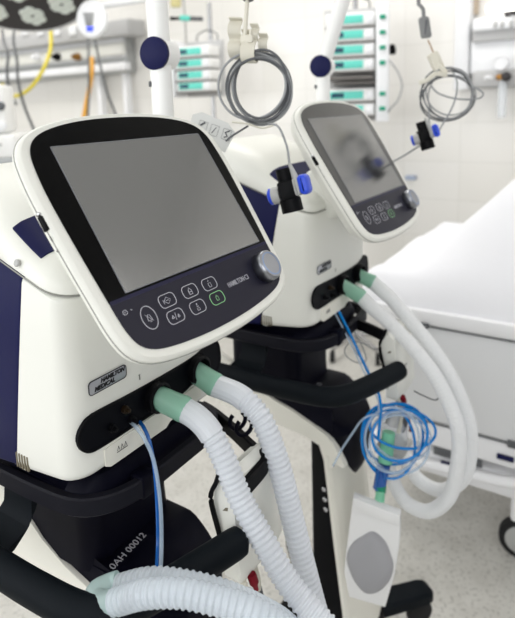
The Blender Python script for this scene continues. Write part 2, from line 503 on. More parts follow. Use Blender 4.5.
    g = G(KT); ring2d(g, ell(-.1140, -.1232, .0105, .0135, 28), W, Matrix.Identity(4))
    T = Matrix.Translation((-.114, -.1232, 0)); stroke(g, [(-.003, -.003), (-.002, .002), (0, .0035), (.002, .002), (.003, -.003), (-.003, -.003)], .0007, T); stroke(g, [(-.004, .0045), (.004, -.0045)], .0006, T); stroke(g, [(-.001, -.0045), (.001, -.0045)], .0008, T)
    g.build('alarm_key', M_INK, mon)
    g = G(KT); T = Matrix.Translation((-.1395, -.1084, 0)); ring2d(g, ell(0, 0, .0032, .0028, 14), .0006, T); stroke(g, [(0, -.001), (0, .001)], .0006, T); stroke(g, [(.0085, 0), (.0088, .0004)], .0024, T); g.build('power_mark', M_INK, mon)
    lettering('HAMILTON·C3', .0092, KT @ Matrix.Translation((.045, -.1278, .0002)), mat('ink_silver', (178, 178, 186), .6), mon, sx=.74, bold=.00005)
    # turn and press knob
    T = MT @ Matrix.Translation((.1085, -.1265, .0006))
    g = G(T); g.lathe([(.0205, 0), (.0212, .002), (.0212, .012), (.0200, .016), (.0188, .0172), (.0165, .0172)], seg=40); kn = g.build('knob', M_SILVER, mon)
    g = G(T); g.lathe([(.0168, .014), (.0168, .0174), (.0150, .0176), (.0146, .0162), (.001, .0158)], seg=40); g.build('knob_dimple', M_SILVER2, mon)
    g = G(T); g.lathe([(.0140, .0155), (.0140, .0163), (.008, .0159), (.001, .0157)], seg=36); g.build('knob_face', M_SILVER, mon)
    # usb socket in the left flank
    T = MT @ frame((-.1686, .008, -.0068), (0, 1, 0), (0, 0, 1))
    g = G(T); g.box(-.0085, .0085, -.0026, .0036, -.0025, .0018, .0008); g.build('usb_socket', M_BLACK, mon)
    g = G(T); g.box(.0088, .0125, -.0022, .0036, -.0030, .0014, .0008); g.build('usb_flap', M_STEEL, mon)
    g = G(T); stroke(g, [(-.021, .001), (-.015, .0005)], .0011, Matrix.Translation((0, 0, -.0009))); stroke(g, [(-.033, .0005), (-.031, .001)], .0016, Matrix.Translation((0, 0, -.0009))); g.build('usb_symbol', mat('ink_grey', (120, 120, 115), .6), mon)
    return v, MT

# ------------------------------------------------------------------ trolley
def make_trolley(FM, label, txt, rail):
    t = thing('ventilator_trolley', FM.copy(), label, 'trolley', 'ventilator trolleys')
    # tray right under the ventilator
    g = G(FM); rings = []
    for z, i in ((.852, .012), (.856, .004), (.876, .002), (.884, .012), (.8875, .02)):
        rings.append([(x, y, z + (.012 - (y - .03) * .125 if z > .88 else 0)) for x, y in inset(plan(.122, .044, .30, .05, .04), i)])
    g.loft(rings); g.build('tray', M_TROLLEY, t)
    # bumper rail
    path = spline([(-.132, .34, .862), (-.130, .22, .862), (-.127, .13, .862), (-.119, .075, .862), (-.095, .045, .862), (-.05, .030, .862), (.03, .029, .862), (.09, .031, .862), (.122, .042, .862), (.138, .065, .862), (.140, .12, .862), (.138, .34, .862)], .008)
    g = G(FM); g.tube(path, 0, flat=(.014, .026)); rg = g.build('bumper_rail', M_RING, t)
    g = G(FM); g.box(-.055, -.03, .022, .045, .846, .878, .003); g.build('rail_clamp', M_TROLLEY, t)
    # neck
    g = G(FM); rings = []
    for z, i in ((.86, -.004), (.82, 0), (.74, 0), (.70, -.002)):
        rings.append([(x, y, z) for x, y in inset(rrect(-.070, .1, .118, .30, .03), i)])
    g.loft(rings); g.build('neck', M_TROLLEY, t)
    # saddle plate that slopes forward
    def rr_sub(x0, x1, y0, y1, r):
        o = rrect(x0, x1, y0, y1, r, 8); out = []
        for q, p in enumerate(o):
            n_ = o[(q + 1) % len(o)]; k = 20 if q % 9 == 8 else 1
            out += [(p[0] + (n_[0] - p[0]) * j / k, p[1] + (n_[1] - p[1]) * j / k) for j in range(k)]
        return out
    def sz(y): return .655 + .057 * sm(y / .085)
    g = G(FM); rings = []
    for z, q in ((.498, (.02, .08, .035, .10, .02)), (.51, (.0, .09, .018, .095, .03)), (.54, (-.015, .098, .006, .095, .04)), (.585, (-.035, .101, .001, .095, .045)), (.630, (-.055, .102, .0, .11, .045)), (.642, (-.064, .102, .0, .31, .045))):
        rings.append([(x, y, z) for x, y in rr_sub(*q)])
    for i, kk in ((0, -.012), (.003, -.003), (.010, 0), (.03, 0), (.055, 0), (.078, 0)):
        rings.append([(x, y, sz(y) + kk) for x, y in rr_sub(-.066 + i, .102 - i, i, .32 - i, max(.045 - i, .004))])
    g.loft(rings); sp = g.build('saddle_plate', M_TROLLEY, t)
    T = FM @ frame((-.020, .099, sz(.099) + .0016), (1, 0.10, 0), (0, 1, .05))
    if txt:
        a = lettering(txt, .0162, T, M_INK, sp, 'handwriting', shear=.12, space=.98)
    # curved skirt at the left flank (outer dark flare)
    g = G(FM); rings = []
    for y in (.32, .25, .18, .12, .07, .035):
        k = (y - .03) / .29
        rings.append([(-.060, y, .70 + .06 * k), (-.067, y, .668 + .05 * k), (-.067, y, .655 + .03 * k), (-.050, y, .655 + .03 * k)])
    g.loft(rings); g.build('skirt', M_TROLLEY, t)
    # light side wings which run down into the column front
    for s in (-1, 1):
        g = G(FM)
        poly = [(.33, .775), (.26, .745), (.225, .718), (.175, .694), (.13, .682), (.08, .663), (.042, .646), (.02, .622), (.006, .598), (.0, .588), (.003, .582), (.02, .586), (.034, .570), (.028, .50), (.038, .50), (.046, .575), (.06, .618), (.10, .630), (.16, .636), (.33, .644)]
        xo = -.074 if s < 0 else .106
        for k in range(1):
            rings = [[(xo + (.014 if s < 0 else -.028), y, z) for y, z in poly], [(xo + (.003 if s < 0 else -.003), y, z) for y, z in poly], [(xo, y + (.18 - y) * .012, z + (.64 - z) * .02) for y, z in poly]]
            g.loft(rings)
        g.build('side_wing', M_BEIGE, t)
    # column: light front cover, black core with three screws
    g = G(FM); rings = []
    for z, y in ((.60, .040), (.56, .036), (.48, .027), (.38, .016), (.28, .004), (.18, -.008), (.10, -.018)):
        rings.append([(-.076, y + .002, z), (-.072, y - .004, z), (-.05, y - .010, z), (0, y - .013, z), (.06, y - .010, z), (.095, y - .004, z), (.101, y + .002, z), (.098, y + .012, z), (-.074, y + .012, z)])
    g.loft(rings); g.build('column_cover', M_BEIGE, t)
    g = G(FM); g.loft([[(x, y0 + .010 if y < .05 else y, z) for x, y in rrect(-.070, .085, .02, .085, .006, 3)] for z, y0 in ((.10, -.012), (.30, .008), (.48, .030), (.62, .045))]); co = g.build('column_core', M_BLACK, t)
    for k in range(3):
        g = G(FM); g.lathe([(.0055, 0), (.0055, .003), (.004, .004), (.001, .003)], aim((-.0705, .052 - .002 * k, .515 - .024 * k), (-1, 0, 0)), 12); g.build('screw', M_STEEL, co)
    # hand grip
    hp = spline([(-.188, .34, .797), (-.191, .24, .797), (-.190, .15, .797), (-.188, .07, .798), (-.181, .0, .799), (-.160, -.035, .80), (-.120, -.055, .80), (-.066, -.073, .80), (-.02, -.087, .80), (.002, -.0935, .80)], .01)
    n = len(hp); rr = [.0195] * n
    rr[-1] = .013; rr[-2] = .0185
    g = G(FM); g.tube(hp, rr, 20); hd = g.build('hand_grip', M_FOAM, t)
    g = G(FM); g.lathe([(.0125, -.002), (.011, .0015), (.001, .002)], aim(hp[-1], hp[-1] - hp[-3]), 18); g.build('end_cap', M_BLACK, hd)
    # web from the rail down to the grip
    g = G(FM); rings = []
    for x, z, th in ((-.118, .862, .014), (-.119, .84, .012), (-.124, .822, .010), (-.138, .806, .009), (-.16, .799, .009), (-.186, .797, .010)):
        dz = th / 2
        w = .030 + .012 * (1 - (x + .186) / .068)
        nx, nz = (.75, .66) if -.15 < x < -.12 else ((1, 0) if x >= -.12 else (0, 1))
        rings.append([(x - nx * dz, .19 - w, z - nz * dz), (x + nx * dz, .19 - w, z + nz * dz), (x + nx * dz, .19 + w, z + nz * dz), (x - nx * dz, .19 + w, z - nz * dz)])
    g.loft(rings); g.build('grip_bracket', M_FOAM, t)
    # accessory rail on the far side
    rp = spline(rail, .01)
    g = G(FM); g.tube(rp, 0, flat=(.010, .024)); g.build('accessory_rail', M_BLACK, t)
    # post that carries the circuit arm
    g = G(FM); g.box(.138, .192, .165, .195, .848, .874, .003); g.build('arm_clamp', M_RING, t)
    # base: four legs with castors
    g = G(FM); g.prism(rrect(-.09, .105, -.03, .20, .03), .085, .125, .012); g.build('base', M_BLACK, t)
    for sx_, ex_, ey_ in ((-1, -.21, -.075), (1, .232, -.095), (-1, -.21, .30), (1, .215, .30)):
        a = Vector((sx_ * .05 + .007, .04 if ey_ < 0 else .15, .105)); b = Vector((ex_, ey_, .088)); d = (b - a).normalized(); q = Vector((-d.y, d.x, 0))
        g = G(FM); rings = []
        L = (b - a).length
        for s_, w, h in ((0, .034, .018), (.5, .032, .018), (.9, .030, .0175), (.965, .026, .016), (1, .018, .011)):
            c = a + (b - a) * s_
            rings.append([c + q * (w * cx) + Vector((0, 0, h * cz)) for cx, cz in ((-1, -.6), (-.7, -1), (.7, -1), (1, -.6), (1, .6), (.75, 1), (-.75, 1), (-1, .6))])
        g.loft(rings); lg = g.build('leg', M_FOAM, t)
        c = b - d * .03
        g = G(FM); g.lathe([(.030, -.011), (.0345, -.008), (.0345, .008), (.030, .011)], aim((c.x, c.y, .035), q), 22); g.cyl((c.x, c.y, .035), (c.x, c.y, .08), .010, 10); g.build('castor', M_RUBBER, lg)
    return t

def clip(FM, p, d, parent):
    """a C shaped hose clip open at the top"""
    d = Vector(d).normalized()
    T = FM @ frame(p, Vector((-d.y, d.x, 0)), (0, 0, 1))
    g = G(T)
    pts = [(.013 * math.cos(t), .013 + .013 * math.sin(t), 0) for t in [R(a) for a in range(-235, 56, 15)]]
    rings = []
    for w in (-.005, .005):
        pass
    g.tube([T.to_3x3().inverted() @ Vector((0, 0, 0)) + Vector(q) for q in pts], .0032, 8)
    g.build('hose_clip', M_TROLLEY, parent)

venA, MTA = make_ventilator(FA, CAM_H - .114, 33.8, -.005, 'near ventilator, its dark screen crisp and large, with sharp key symbols', True)
venB, MTB = make_ventilator(FB, CAM_H - .106, 31.8, -.002, 'farther ventilator, screen pale with a soft reflection, half behind the near one', False)
troA = make_trolley(FA, 'dark trolley carrying the near ventilator, white handwritten number on its sloping plate', '0AH 00012', [(.150, .085, .860), (.142, .055, .860), (.119, .0, .860), (.09, -.06, .860), (.083, -.078, .860), (.070, -.083, .858), (.03, -.080, .850)])
troB = make_trolley(FB, 'dark trolley carrying the farther ventilator, beige column and black foot visible below', '0AH 00011', [(.118, .115, .860), (.10, .087, .860), (.055, .035, .860), (.035, -.01, .860), (.012, -.060, .858)])
clip(FA, (.112, -.012, .873), (-.03, -.06, 0), troA)
clip(FA, (.103, -.030, .873), (-.03, -.06, 0), troA)

# ------------------------------------------------------------------ humidifier units hung beside the grips
def humidifier(FM, label):
    h = thing('humidifier', FM @ Matrix.Translation((.04, -.06, .73)), label, 'humidifier', 'humidifiers beside the grips')
    side = [(-.060, .722), (-.060, .745), (-.054, .765), (-.050, .80), (-.044, .842), (-.050, .868), (-.064, .876), (-.076, .866), (-.082, .83), (-.085, .78), (-.088, .735), (-.084, .722)]
    side = [(-y, z) for y, z in side]
    g = G(FM); rings = []
    for x, k in ((.004, .10), (.008, .03), (.014, 0), (.098, 0), (.108, .04), (.112, .12)):
        cy, cz = .067, .80
        rings.append([(x, -(y + (cy - y) * k), z + (cz - z) * k) for y, z in side])
    g.loft(rings); g.build('body', M_WHITE, h)
    g = G(FM); g.tube(spline([(.001, -.060, .880), (.0, -.056, .868), (-.003, -.048, .845), (.0, -.055, .80), (.004, -.060, .768), (.010, -.066, .735), (.016, -.075, .728)], .006), 0, flat=(.006, .006)); g.build('back_edge', M_BLACK, h)
    g = G(FM); g.prism([(-.004, -.003), (.004, -.001), (.005, .004), (.001, .003)], 0, .001, T=frame((.0045, -.0655, .830), (0, -1, 0), (0, 0, 1))); g.build('keyhole', mat('slot_olive', (120, 112, 95), .6), h)
    g = G(FM); g.box(.104, .118, -.080, -.056, .835, .862, .003); g.box(.108, .117, -.078, -.062, .795, .828, .003); g.build('latch', M_RUBBER, h)
    g = G(FM); g.box(.020, .052, -.0895, -.0865, .79, .792); g.box(.020, .052, -.0885, -.0855, .775, .777); g.build('groove', M_GREYP, h)
    # heater plugs and lines below
    g = G(FM); g.lathe([(.006, 0), (.0065, .004), (.0065, .014), (.004, .018), (.003, .026), (.001, .027)], aim((.026, -.088, .727), (.15, -.2, -1)), 16); pl_ = g.build('heater_plug', M_RED, h)
    g = G(FM); g.tube(spline([(.028, -.094, .696), (.034, -.10, .672), (.045, -.10, .650), (.06, -.095, .63)], .006), .003, 8); g.build('plug_cord', M_RED, pl_)
    for k, (x, y) in enumerate(((.012, -.084), (.048, -.075))):
        g = G(FM); g.tube(spline([(x, y, .725), (x + .002, y - .006, .70), (x + .006, y - .004, .672), (x + .004, y, .645)], .006), .0042, 8); g.build('sensor_plug', M_HOOK, h)
    g = G(FM); g.tube(spline([(.052, -.07, .70), (.055, -.078, .676), (.045, -.088, .655), (.03, -.085, .640)], .006), .0058, 10); g.build('chamber_pipe', M_CABLED, h)
    g = G(FM); g.lathe([(.030, 0), (.032, .004), (.032, .05), (.026, .056), (.001, .058)], aim((.045, -.062, .60), (0, 0, 1)), 24); g.build('water_chamber', M_BOTTLE, h)
    g = G(FM); g.box(.008, .082, -.095, -.030, .585, .600, .004); g.build('heater_plate', M_GREYP, h)
    return h
humA = humidifier(FA, 'white humidifier unit with red plug beneath the near black grip end')
humB = humidifier(FB, 'white humidifier unit at the end of the farther grip, above the blue tubing coil')
for n_, (a, b_) in enumerate((((.062, -.06, .70), None),)):
    pass
g = G(); g.tube(spline([at(*p) for p in ((419, 362, 1.24), (424, 372, 1.22), (433, 382, 1.21), (441, 392, 1.21), (436, 400, 1.21), (424, 396, 1.21), (414, 391, 1.23))], .006), .0016, 6)
tag(g.build('sensor_wire', M_CABLED), 'thin grey wire looping beside the farther white humidifier', 'wire')
g = G(); g.tube(spline([at(*p) for p in ((346, 318, 1.33), (350, 340, 1.28), (356, 352, 1.26), (364, 362, 1.25), (371, 376, 1.25))], .006), .0014, 6)
g.tube(spline([at(*p) for p in ((384, 349, 1.25), (372, 348, 1.25), (360, 342, 1.25), (348, 344, 1.25), (345, 354, 1.25), (355, 362, 1.25), (366, 361, 1.25), (362, 346, 1.255), (350, 325, 1.3))], .006), .0014, 6)
tag(g.build('sensor_wire', M_CABLE), 'thin grey wire curling in the gap below the farther ventilator', 'wire')

# ------------------------------------------------------------------ breathing hoses
def hose_mesh(path, r, amp=.13, pitch=.0076, plain0=.02, plain1=0, seg=16):
    P = spline(path, pitch / 4); n = len(P); L = (n - 1) * pitch / 4
    rr = []
    for i in range(n):
        s = i * pitch / 4
        k = (1, 1.0, 1 - amp, 1 - amp)[i % 4]
        if s < plain0 or L - s < plain1: k = 1
        rr.append(r * k)
    return P, rr
def hose(name, path, r, label, grp, m, FM, conn=None, amp=.13, plain0=.055, cm=None, pitch=.0076):
    P, rr = hose_mesh(path, r, amp, plain0=plain0, pitch=pitch)
    root = thing(name, Matrix.Translation(P[len(P) // 2]), label, 'hose', grp)
    g = G(); g.tube(P, rr, 16); g.build('tube', m, root, 20)
    if conn:
        g = G(); a = [FM @ Vector(p) for p in conn]
        d = (a[1] - a[0]); ln = d.length
        g.lathe([(r * .98, -ln * .25), (r * 1.0, ln * .5), (r * 1.03, ln * .8), (r * 1.08, ln * .95), (r * 1.02, ln * 1.1)], aim(a[0], d), 24)
        g.build('connector', cm or M_GREEN, root)
    return root
LA = lambda pts: [FA @ Vector(p) for p in pts]
LBm = lambda pts: [FB @ Vector(p) for p in pts]
RH = .0166
hose('breathing_hose', LA([(.010, .004, .950), (.011, -.018, .944), (.012, -.038, .930), (.012, -.058, .902), (.012, -.084, .850), (.012, -.121, .798), (.011, -.157, .756), (.010, -.198, .728), (.01, -.25, .70)]), RH,
     'left of two corrugated white hoses plugged into the near ventilator', 'hoses of the near ventilator', M_HOSE, FA, [(-.003, .036, .964), (.010, .002, .950)])
hose('breathing_hose', LA([(.0875, .010, .948), (.089, -.010, .946), (.09, -.032, .942), (.09, -.054, .931), (.09, -.075, .908), (.09, -.098, .85), (.089, -.120, .768), (.088, -.143, .684), (.087, -.158, .635), (.085, -.18, .57)]), RH,
     'right of two corrugated white hoses plugged into the near ventilator', 'hoses of the near ventilator', M_HOSE, FA, [(.083, .036, .962), (.0875, .008, .949)])
lp = [at(*p) for p in ((300, 640, .60), (255, 613, .60), (215, 600, .605), (180, 593, .61), (145, 594, .62), (115, 602, .635))]
up_ = [at(*p) for p in ((115, 587, .675), (150, 579, .66), (190, 583, .65), (230, 594, .655), (275, 615, .69), (300, 635, .72))]
hl = hose('breathing_hose', lp, .0150, 'clear corrugated hose looped over the near black grip, nearest strand', 'looped hose strands', M_HOSEC, FA, None, plain0=0, amp=.10)
hl2 = hose('breathing_hose', up_, .0130, 'clear corrugated hose strand behind the looped one, crossing the near trolley plate', 'looped hose strands', M_HOSEC, FA, None, plain0=0, amp=.12)
g = G(); cp = spline([at(*p) for p in ((119, 601, .634), (104, 604, .645), (96, 600, .655), (98, 592, .665), (110, 586, .675), (118, 583.5, .676))], .004)
g.tube(cp, [.0138] * len(cp), 16)
tag(g.build('hose_elbow', mat('elbow_mint', (205, 228, 226), .25, alpha=.75, translucent=.3)), 'pale mint elbow where the clear hose turns back at the near grip', 'hose elbow')
hose('breathing_hose', LBm([(.024, .008, .936), (.024, -.02, .914), (.024, -.052, .892), (.02, -.116, .840), (.02, -.169, .775), (.02, -.207, .687), (.02, -.207, .60), (.02, -.192, .53), (.02, -.154, .482), (.02, -.112, .478), (.02, -.086, .498), (.02, -.068, .535), (.02, -.058, .572)]), .0155,
     'left of two smooth white hoses drooping from the farther ventilator towards the bed', 'hoses of the farther ventilator', M_HOSEB, FB, [(-.003, .036, .962), (.024, .008, .936)], amp=.04)
hose('breathing_hose', LBm([(.088, .006, .950), (.09, -.02, .930), (.09, -.047, .908), (.09, -.126, .826), (.09, -.181, .747), (.09, -.215, .653), (.09, -.208, .545), (.09, -.16, .490), (.09, -.105, .498), (.09, -.07, .545), (.085, -.05, .60)]), .0155,
     'right of two smooth white hoses drooping from the farther ventilator towards the bed', 'hoses of the farther ventilator', M_HOSEB, FB, [(.083, .036, .962), (.088, .006, .950)], amp=.04)

# thin pressure lines
def line(name, paths, label, cat, r=.0022, grp=None):
    root = thing(name, Matrix.Translation(paths[0][1][0]), label, cat, grp)
    for nm, pts, m in paths:
        g = G(); g.tube(spline(pts, .006), r, 8); g.build(nm, m, root)
    return root
line('pressure_lines', [('blue_line', [at(*p) for p in ((139, 421, .765), (144, 428, .745), (149, 440, .735), (154, 465, .735), (157, 500, .735), (158, 540, .735), (156, 575, .70), (150, 600, .69))], M_DBLUE),
                        ('clear_line', [at(*p) for p in ((127, 419, .755), (136, 427, .735), (145, 440, .728), (154, 462, .728), (160, 500, .728), (161.5, 540, .728), (160, 575, .70), (156, 600, .69))], M_CLEAR)],
     'pair of thin blue and clear tubes hanging from the near ventilator port strip', 'tubing', .0026, 'sensor lines of the ventilators')
# ---- blue tubing coil of the farther ventilator
c0 = at(397, 441, 1.19)
ex = (C2W @ Vector((1, 0, 0))).normalized(); ey = (C2W @ Vector((0, 1, 0))).normalized(); ez = (C2W @ Vector((0, 0, 1))).normalized()
root = thing('tubing_coil', Matrix.Translation(c0), 'blue and clear thin tubing coiled up in front of the farther trolley grip', 'tubing', 'sensor lines of the ventilators')
px = 1.19 / 578
for k, (dx, dy, a, b_, rot, tl_, m) in enumerate(((0, 4, 33, 31, 20, .1, M_BLUE), (-3, 0, 31, 35, -15, -.2, M_BLUE), (-8, -2, 26, 37, 8, .25, M_BLUE), (6, 12, 33, 18, -6, .5, M_BLUE),
                                                  (2, -3, 29, 31, 30, -.3, M_CLEAR), (4, 6, 31, 24, -25, .35, M_CLEAR), (-6, 3, 27, 33, 5, .15, M_CLEAR), (1, 9, 28, 24, 12, -.4, M_BLUE))):
    pts = []
    for i in range(48):
        t = 2 * PI * i / 48
        u_, v_ = a * math.cos(t), b_ * math.sin(t); cr, sr = math.cos(R(rot)), math.sin(R(rot))
        X, Y = dx + u_ * cr - v_ * sr, dy + u_ * sr + v_ * cr
        pts.append(c0 + ex * (X * px) + ey * (Y * px) + ez * (.0045 * (k - 3.5) + tl_ * .02 * math.sin(t + k)))
    g = G(); g.tube(pts, .0028, 8, closed=True); g.build('loop', m, root)
g = G(); g.tube(spline([at(*p) for p in ((331, 299, 1.262), (337, 308, 1.245), (352, 338, 1.235), (368, 372, 1.20), (378, 392, 1.15), (381, 408, 1.15), (380, 420, 1.17), (378, 440, 1.18))], .006), .0030, 8); g.build('blue_lead', M_BLUE, root)
g = G(); g.tube(spline([at(*p) for p in ((328, 297, 1.262), (333, 309, 1.242), (349, 340, 1.232), (366, 376, 1.19), (377, 398, 1.15), (379, 412, 1.15))], .006), .0020, 8); g.build('clear_lead', M_CLEAR, root)
g = G(); g.tube(spline([at(*p) for p in ((333, 466, 1.17), (342, 449, 1.17), (352, 434, 1.165), (362, 420, 1.16), (372, 415, 1.16), (381, 416, 1.165))], .006), .0023, 8); g.build('clear_tail', M_CLEAR, root)
g = G(); g.tube(spline([at(*p) for p in ((378, 470, 1.19), (377, 480, 1.195), (378, 488, 1.20))], .004), .0035, 8); g.tube(spline([at(*p) for p in ((384, 470, 1.19), (384, 480, 1.195), (383, 488, 1.20))], .004), .0035, 8); g.build('blue_tail', M_DBLUE, root)
# sensor/connector inside the coil and down to the test lung
root = thing('hose_connector', Matrix.Translation(at(383, 470, 1.205)), 'mint green connector pieces hanging inside the blue tubing coil', 'connector')
g = G(); g.cyl(at(385, 462, 1.205), at(389, 432, 1.205), .0150, 20, .013); g.build('wye_body', M_GREEN2, root)
g = G(); g.cyl(at(391, 425, 1.21), at(397, 408, 1.21), .013, 16, .012); g.build('grey_adapter', M_GREYP, root)
g = G(); g.cyl(at(379, 489, 1.205), at(384, 464, 1.205), .0125, 20, .0135); g.build('blue_body', mat('sensor_translucent_blue', (60, 110, 190), .25, translucent=.3), root)
g = G(); g.cyl(at(380.5, 485, 1.203), at(380.5, 493, 1.203), .0125, 18, .0110, .002); g.build('valve_ring', M_GREEN3, root)
# ---- test lung
pc = at(375, 556, 1.185)
TR = frame(pc, ex * .93 + ez * .33, ey)
TL_ = thing('test_lung', TR, 'white frosted test lung paddle with grey bladder hanging before the beige column', 'test lung')
q = 1.185 / 578 * 1.05
po = [(-20, 56), (24, 47), (23.5, 22), (19, -10), (10, -44), (-24, -42), (-29, -20), (-27, 2)]
po = [(x * q, y * q) for x, y in po][::-1]
g = G(TR); g.prism(inset(po, 0), -.010, .010, .004); g.build('paddle', M_PADDLE, TL_)
g = G(TR); g.prism([(x * q, y * q) for x, y in ((-19.5, 55.5), (-18, 44), (23.5, 36), (24, 46.5))], .008, .016, .002); g.build('top_ledge', M_PADDLE, TL_)
bl = [(x * q, y * q) for x, y in ((-1, 26), (10, 19), (16, 6), (18, -4), (14, -18), (4, -30), (-8, -34), (-18, -26), (-25, -12), (-26, 0), (-20, 12), (-11, 20))][::-1]
bl = [(p.x, p.y) for p in spline([(x, y, 0) for x, y in bl], .004, True)]
g = G(TR); rings = [[(x, y, .009) for x, y in bl]]
cbx = sum(p[0] for p in bl) / len(bl); cby = sum(p[1] for p in bl) / len(bl)
for s_, z in ((.97, .014), (.88, .019), (.7, .0225), (.45, .025), (.2, .026)): rings.append([(cbx + (x - cbx) * s_, cby + (y - cby) * s_, z) for x, y in bl])
g.loft(rings); g.build('bladder', M_BAG, TL_)
g = G(); g.cyl(at(378.5, 512, 1.19), at(380.5, 491, 1.20), .0105, 20, .0095, .001); g.build('neck', M_GREEN2, TL_)

# ------------------------------------------------------------------ circuit support arms
def arm(FM, label, lean, bend):
    a = thing('support_arm', FM @ Matrix.Translation((.18, .18, .86)), label, 'support arm', 'circuit support arms')
    J = Vector((.199, .18, 1.438)); r = .0178
    g = G(FM); g.cyl((.199, .18, .855), J - Vector((0, 0, .004)), r, 24); g.build('lower_tube', M_WHITE2, a)
    U = J + Vector((0, lean, .42))
    g = G(FM); g.cyl(J + (U - J).normalized() * .004, U, r, 24); g.build('upper_tube', M_WHITE2, a)
    g = G(FM); g.lathe([(.0235, 0), (.0262, .002), (.0262, .035), (.0235, .037)], aim(J + Vector((-.013, -.002, 0)), (1, .17, 0)), 30); jt = g.build('joint', M_WHITE2, a)
    g = G(FM); g.lathe([(.001, 0), (.0240, .0004), (.0264, .0022), (.0264, .008), (.024, .0085)], aim(J + Vector((-.0205, -.0033, 0)), (1, .17, 0)), 30); g.build('joint_cap', M_NAVY, jt)
    g = G(FM); g.tube(spline([U, U + Vector((.02, -.02, .01)), U + (bend - U) * .5 + Vector((0, 0, .02)), bend], .02), .012, 16); g.build('forearm', M_WHITE2, a)
    g = G(FM); g.lathe([(.005, 0), (.005, .003), (.001, .0035)], aim((.199 - r * .8, .18 + r * .6, 1.39), (-.8, .6, 0)), 10); g.build('screw', M_CABLED, a)
    return a
hA = FA.inverted() @ at(245, 40, .93); hB = FB.inverted() @ at(436, 62, 1.36)
arm(FA, 'white upright support arm rising straight behind the near monitor, navy round joint cap', .004, Vector((hA.x, hA.y, 1.86)))
arm(FB, 'white support arm bent to the right behind the farther monitor, navy round joint cap', -.155, Vector((hB.x - .02, hB.y + .0, 1.86)))

# ---- hose hanger of the near arm
hg = thing('hose_hanger', Matrix.Translation(at(245, 40, .93)), 'ivory rod with curled hose clips holding the sharp grey cable coil', 'hose hanger')
top_ = FA @ Vector((hA.x, hA.y, 1.86))
g = G(); g.cyl(at(244.5, 41, .93), at(248.5, -20, .93), .0034, 14); g.cyl(at(248.5, -18, .93), top_, .0034, 14); g.build('rod', M_HOOK, hg)
g = G(); g.cyl(at(248.3, -6, .93), at(248, .5, .93), .010, 16, None, .002); g.build('collar', M_CABLED, hg)
s_ = .93 / 578
HG = frame(at(245, 40, .93), ex + ez * .35, ey)
g = G(HG); g.box(-4 * s_, 9 * s_, -4 * s_, 4 * s_, -.006, .006, .002); g.build('block', M_HOOK, hg)
g = G(HG); g.box(5 * s_, 7 * s_, 0, 10 * s_, -.003, .004, .001); g.build('pin', M_HOOK, hg)
def ribbon(x0, x1, prof, name):
    """a curled strip: profile given as (depth towards the viewer, height), extruded sideways"""
    P = spline([(0, y * s_, d * s_) for d, y in prof], .0015)
    X = Vector((.90, 0, -.44)); th = .0011; g = G(HG); rings = []
    o = Vector((x0 * s_, 0, 0)); w = X * ((x1 - x0) * s_ / .9)
    for i, p in enumerate(P):
        d = (P[min(i + 1, len(P) - 1)] - P[max(i - 1, 0)]).normalized()
        n = Vector((0, -d.z, d.y))
        rings.append([o + p + n * th, o + p + n * th + w, o + p - n * th + w, o + p - n * th])
    g.loft(rings); g.build(name, M_HOOK, hg)
ribbon(-17, -5.5, [(2, 24), (-3, 22.5), (-1, 20), (4, 14), (4, 8), (-1, 2), (4, -4), (4, -10), (-1, -15), (-6, -16)], 'clip')
ribbon(-6.5, 1, [(-6, 13), (-11, 10), (-6, 5), (-6, 1), (-10, -2), (-6, -6), (-7, -11), (-12, -14)], 'clip')
ribbon(5, 12, [(0, 16), (-6, 13), (-3, 9), (0, 5), (-4, 0)], 'clip')
ribbon(11, 19, [(-8, 8), (-13, 5), (-9, 1), (-8, -4), (-12, -10), (-16, -13)], 'clip')
ribbon(-1.5, 11, [(-3, 1), (2, -1), (6, -5), (9, -10), (10, -16), (8, -21), (3, -23), (-3, -20)], 'hook')

# ---- flow sensor cables, coiled
def cable_coil(center, d, spec, r, root, up=0):
    s = d / 578; c = center
    for k, (dx, dy, a, b_, rot, m) in enumerate(spec):
        pts = []
        for i in range(56):
            t = 2 * PI * i / 56
            u_, v_ = a * math.cos(t), b_ * math.sin(t); cr, sr = math.cos(R(rot)), math.sin(R(rot))
            X, Y = dx + u_ * cr - v_ * sr, dy + u_ * sr + v_ * cr
            pts.append(c + ex * (X * s) + ey * (Y * s) + ez * (r * 1.5 * (k - len(spec) / 2) + .004 * math.sin(t * 2 + k)))
        g = G(); g.tube(pts, r, 8, closed=True); g.build('loop', m, root)
sa = thing('flow_sensor', Matrix.Translation(at(289, 190, .9)), 'black and blue flow sensor on its coiled grey cable, sharp, beside the near screen', 'flow sensor', 'flow sensors on coiled cables')
cable_coil(at(256, 88, .93), .93, ((3, 2, 33, 35, 12, M_CABLED), (4, 0, 31, 36, 2, M_CABLE), (2, -2, 30, 32, -10, M_CABLED), (6, -1, 29, 34, 20, M_CABLE), (-4, 2, 34, 33, 35, M_CABLE), (5, 3, 26, 34, -4, M_CABLED), (3, -3, 31, 31, 40, M_CABLED)), .0021, sa)
g = G(); g.tube(spline([at(*p) for p in ((268, 124, .93), (276, 125, .92), (281, 131, .915), (287, 147, .91), (289, 160, .905), (290, 170, .90))], .004), .0019, 8); g.build('lead', M_CABLE, sa)
g = G(); g.tube(spline([at(*p) for p in ((277, 124, .925), (262, 128, .925), (248, 124, .922), (232, 122, .92))], .004), .0016, 8); g.build('lead', M_HOOK, sa)
g = G(); g.tube(spline([at(*p) for p in ((248, 126, .93), (240, 131, .92), (232, 136, .91), (226, 141, .905)) ], .004), .0017, 8); g.build('lead', M_CABLED, sa)
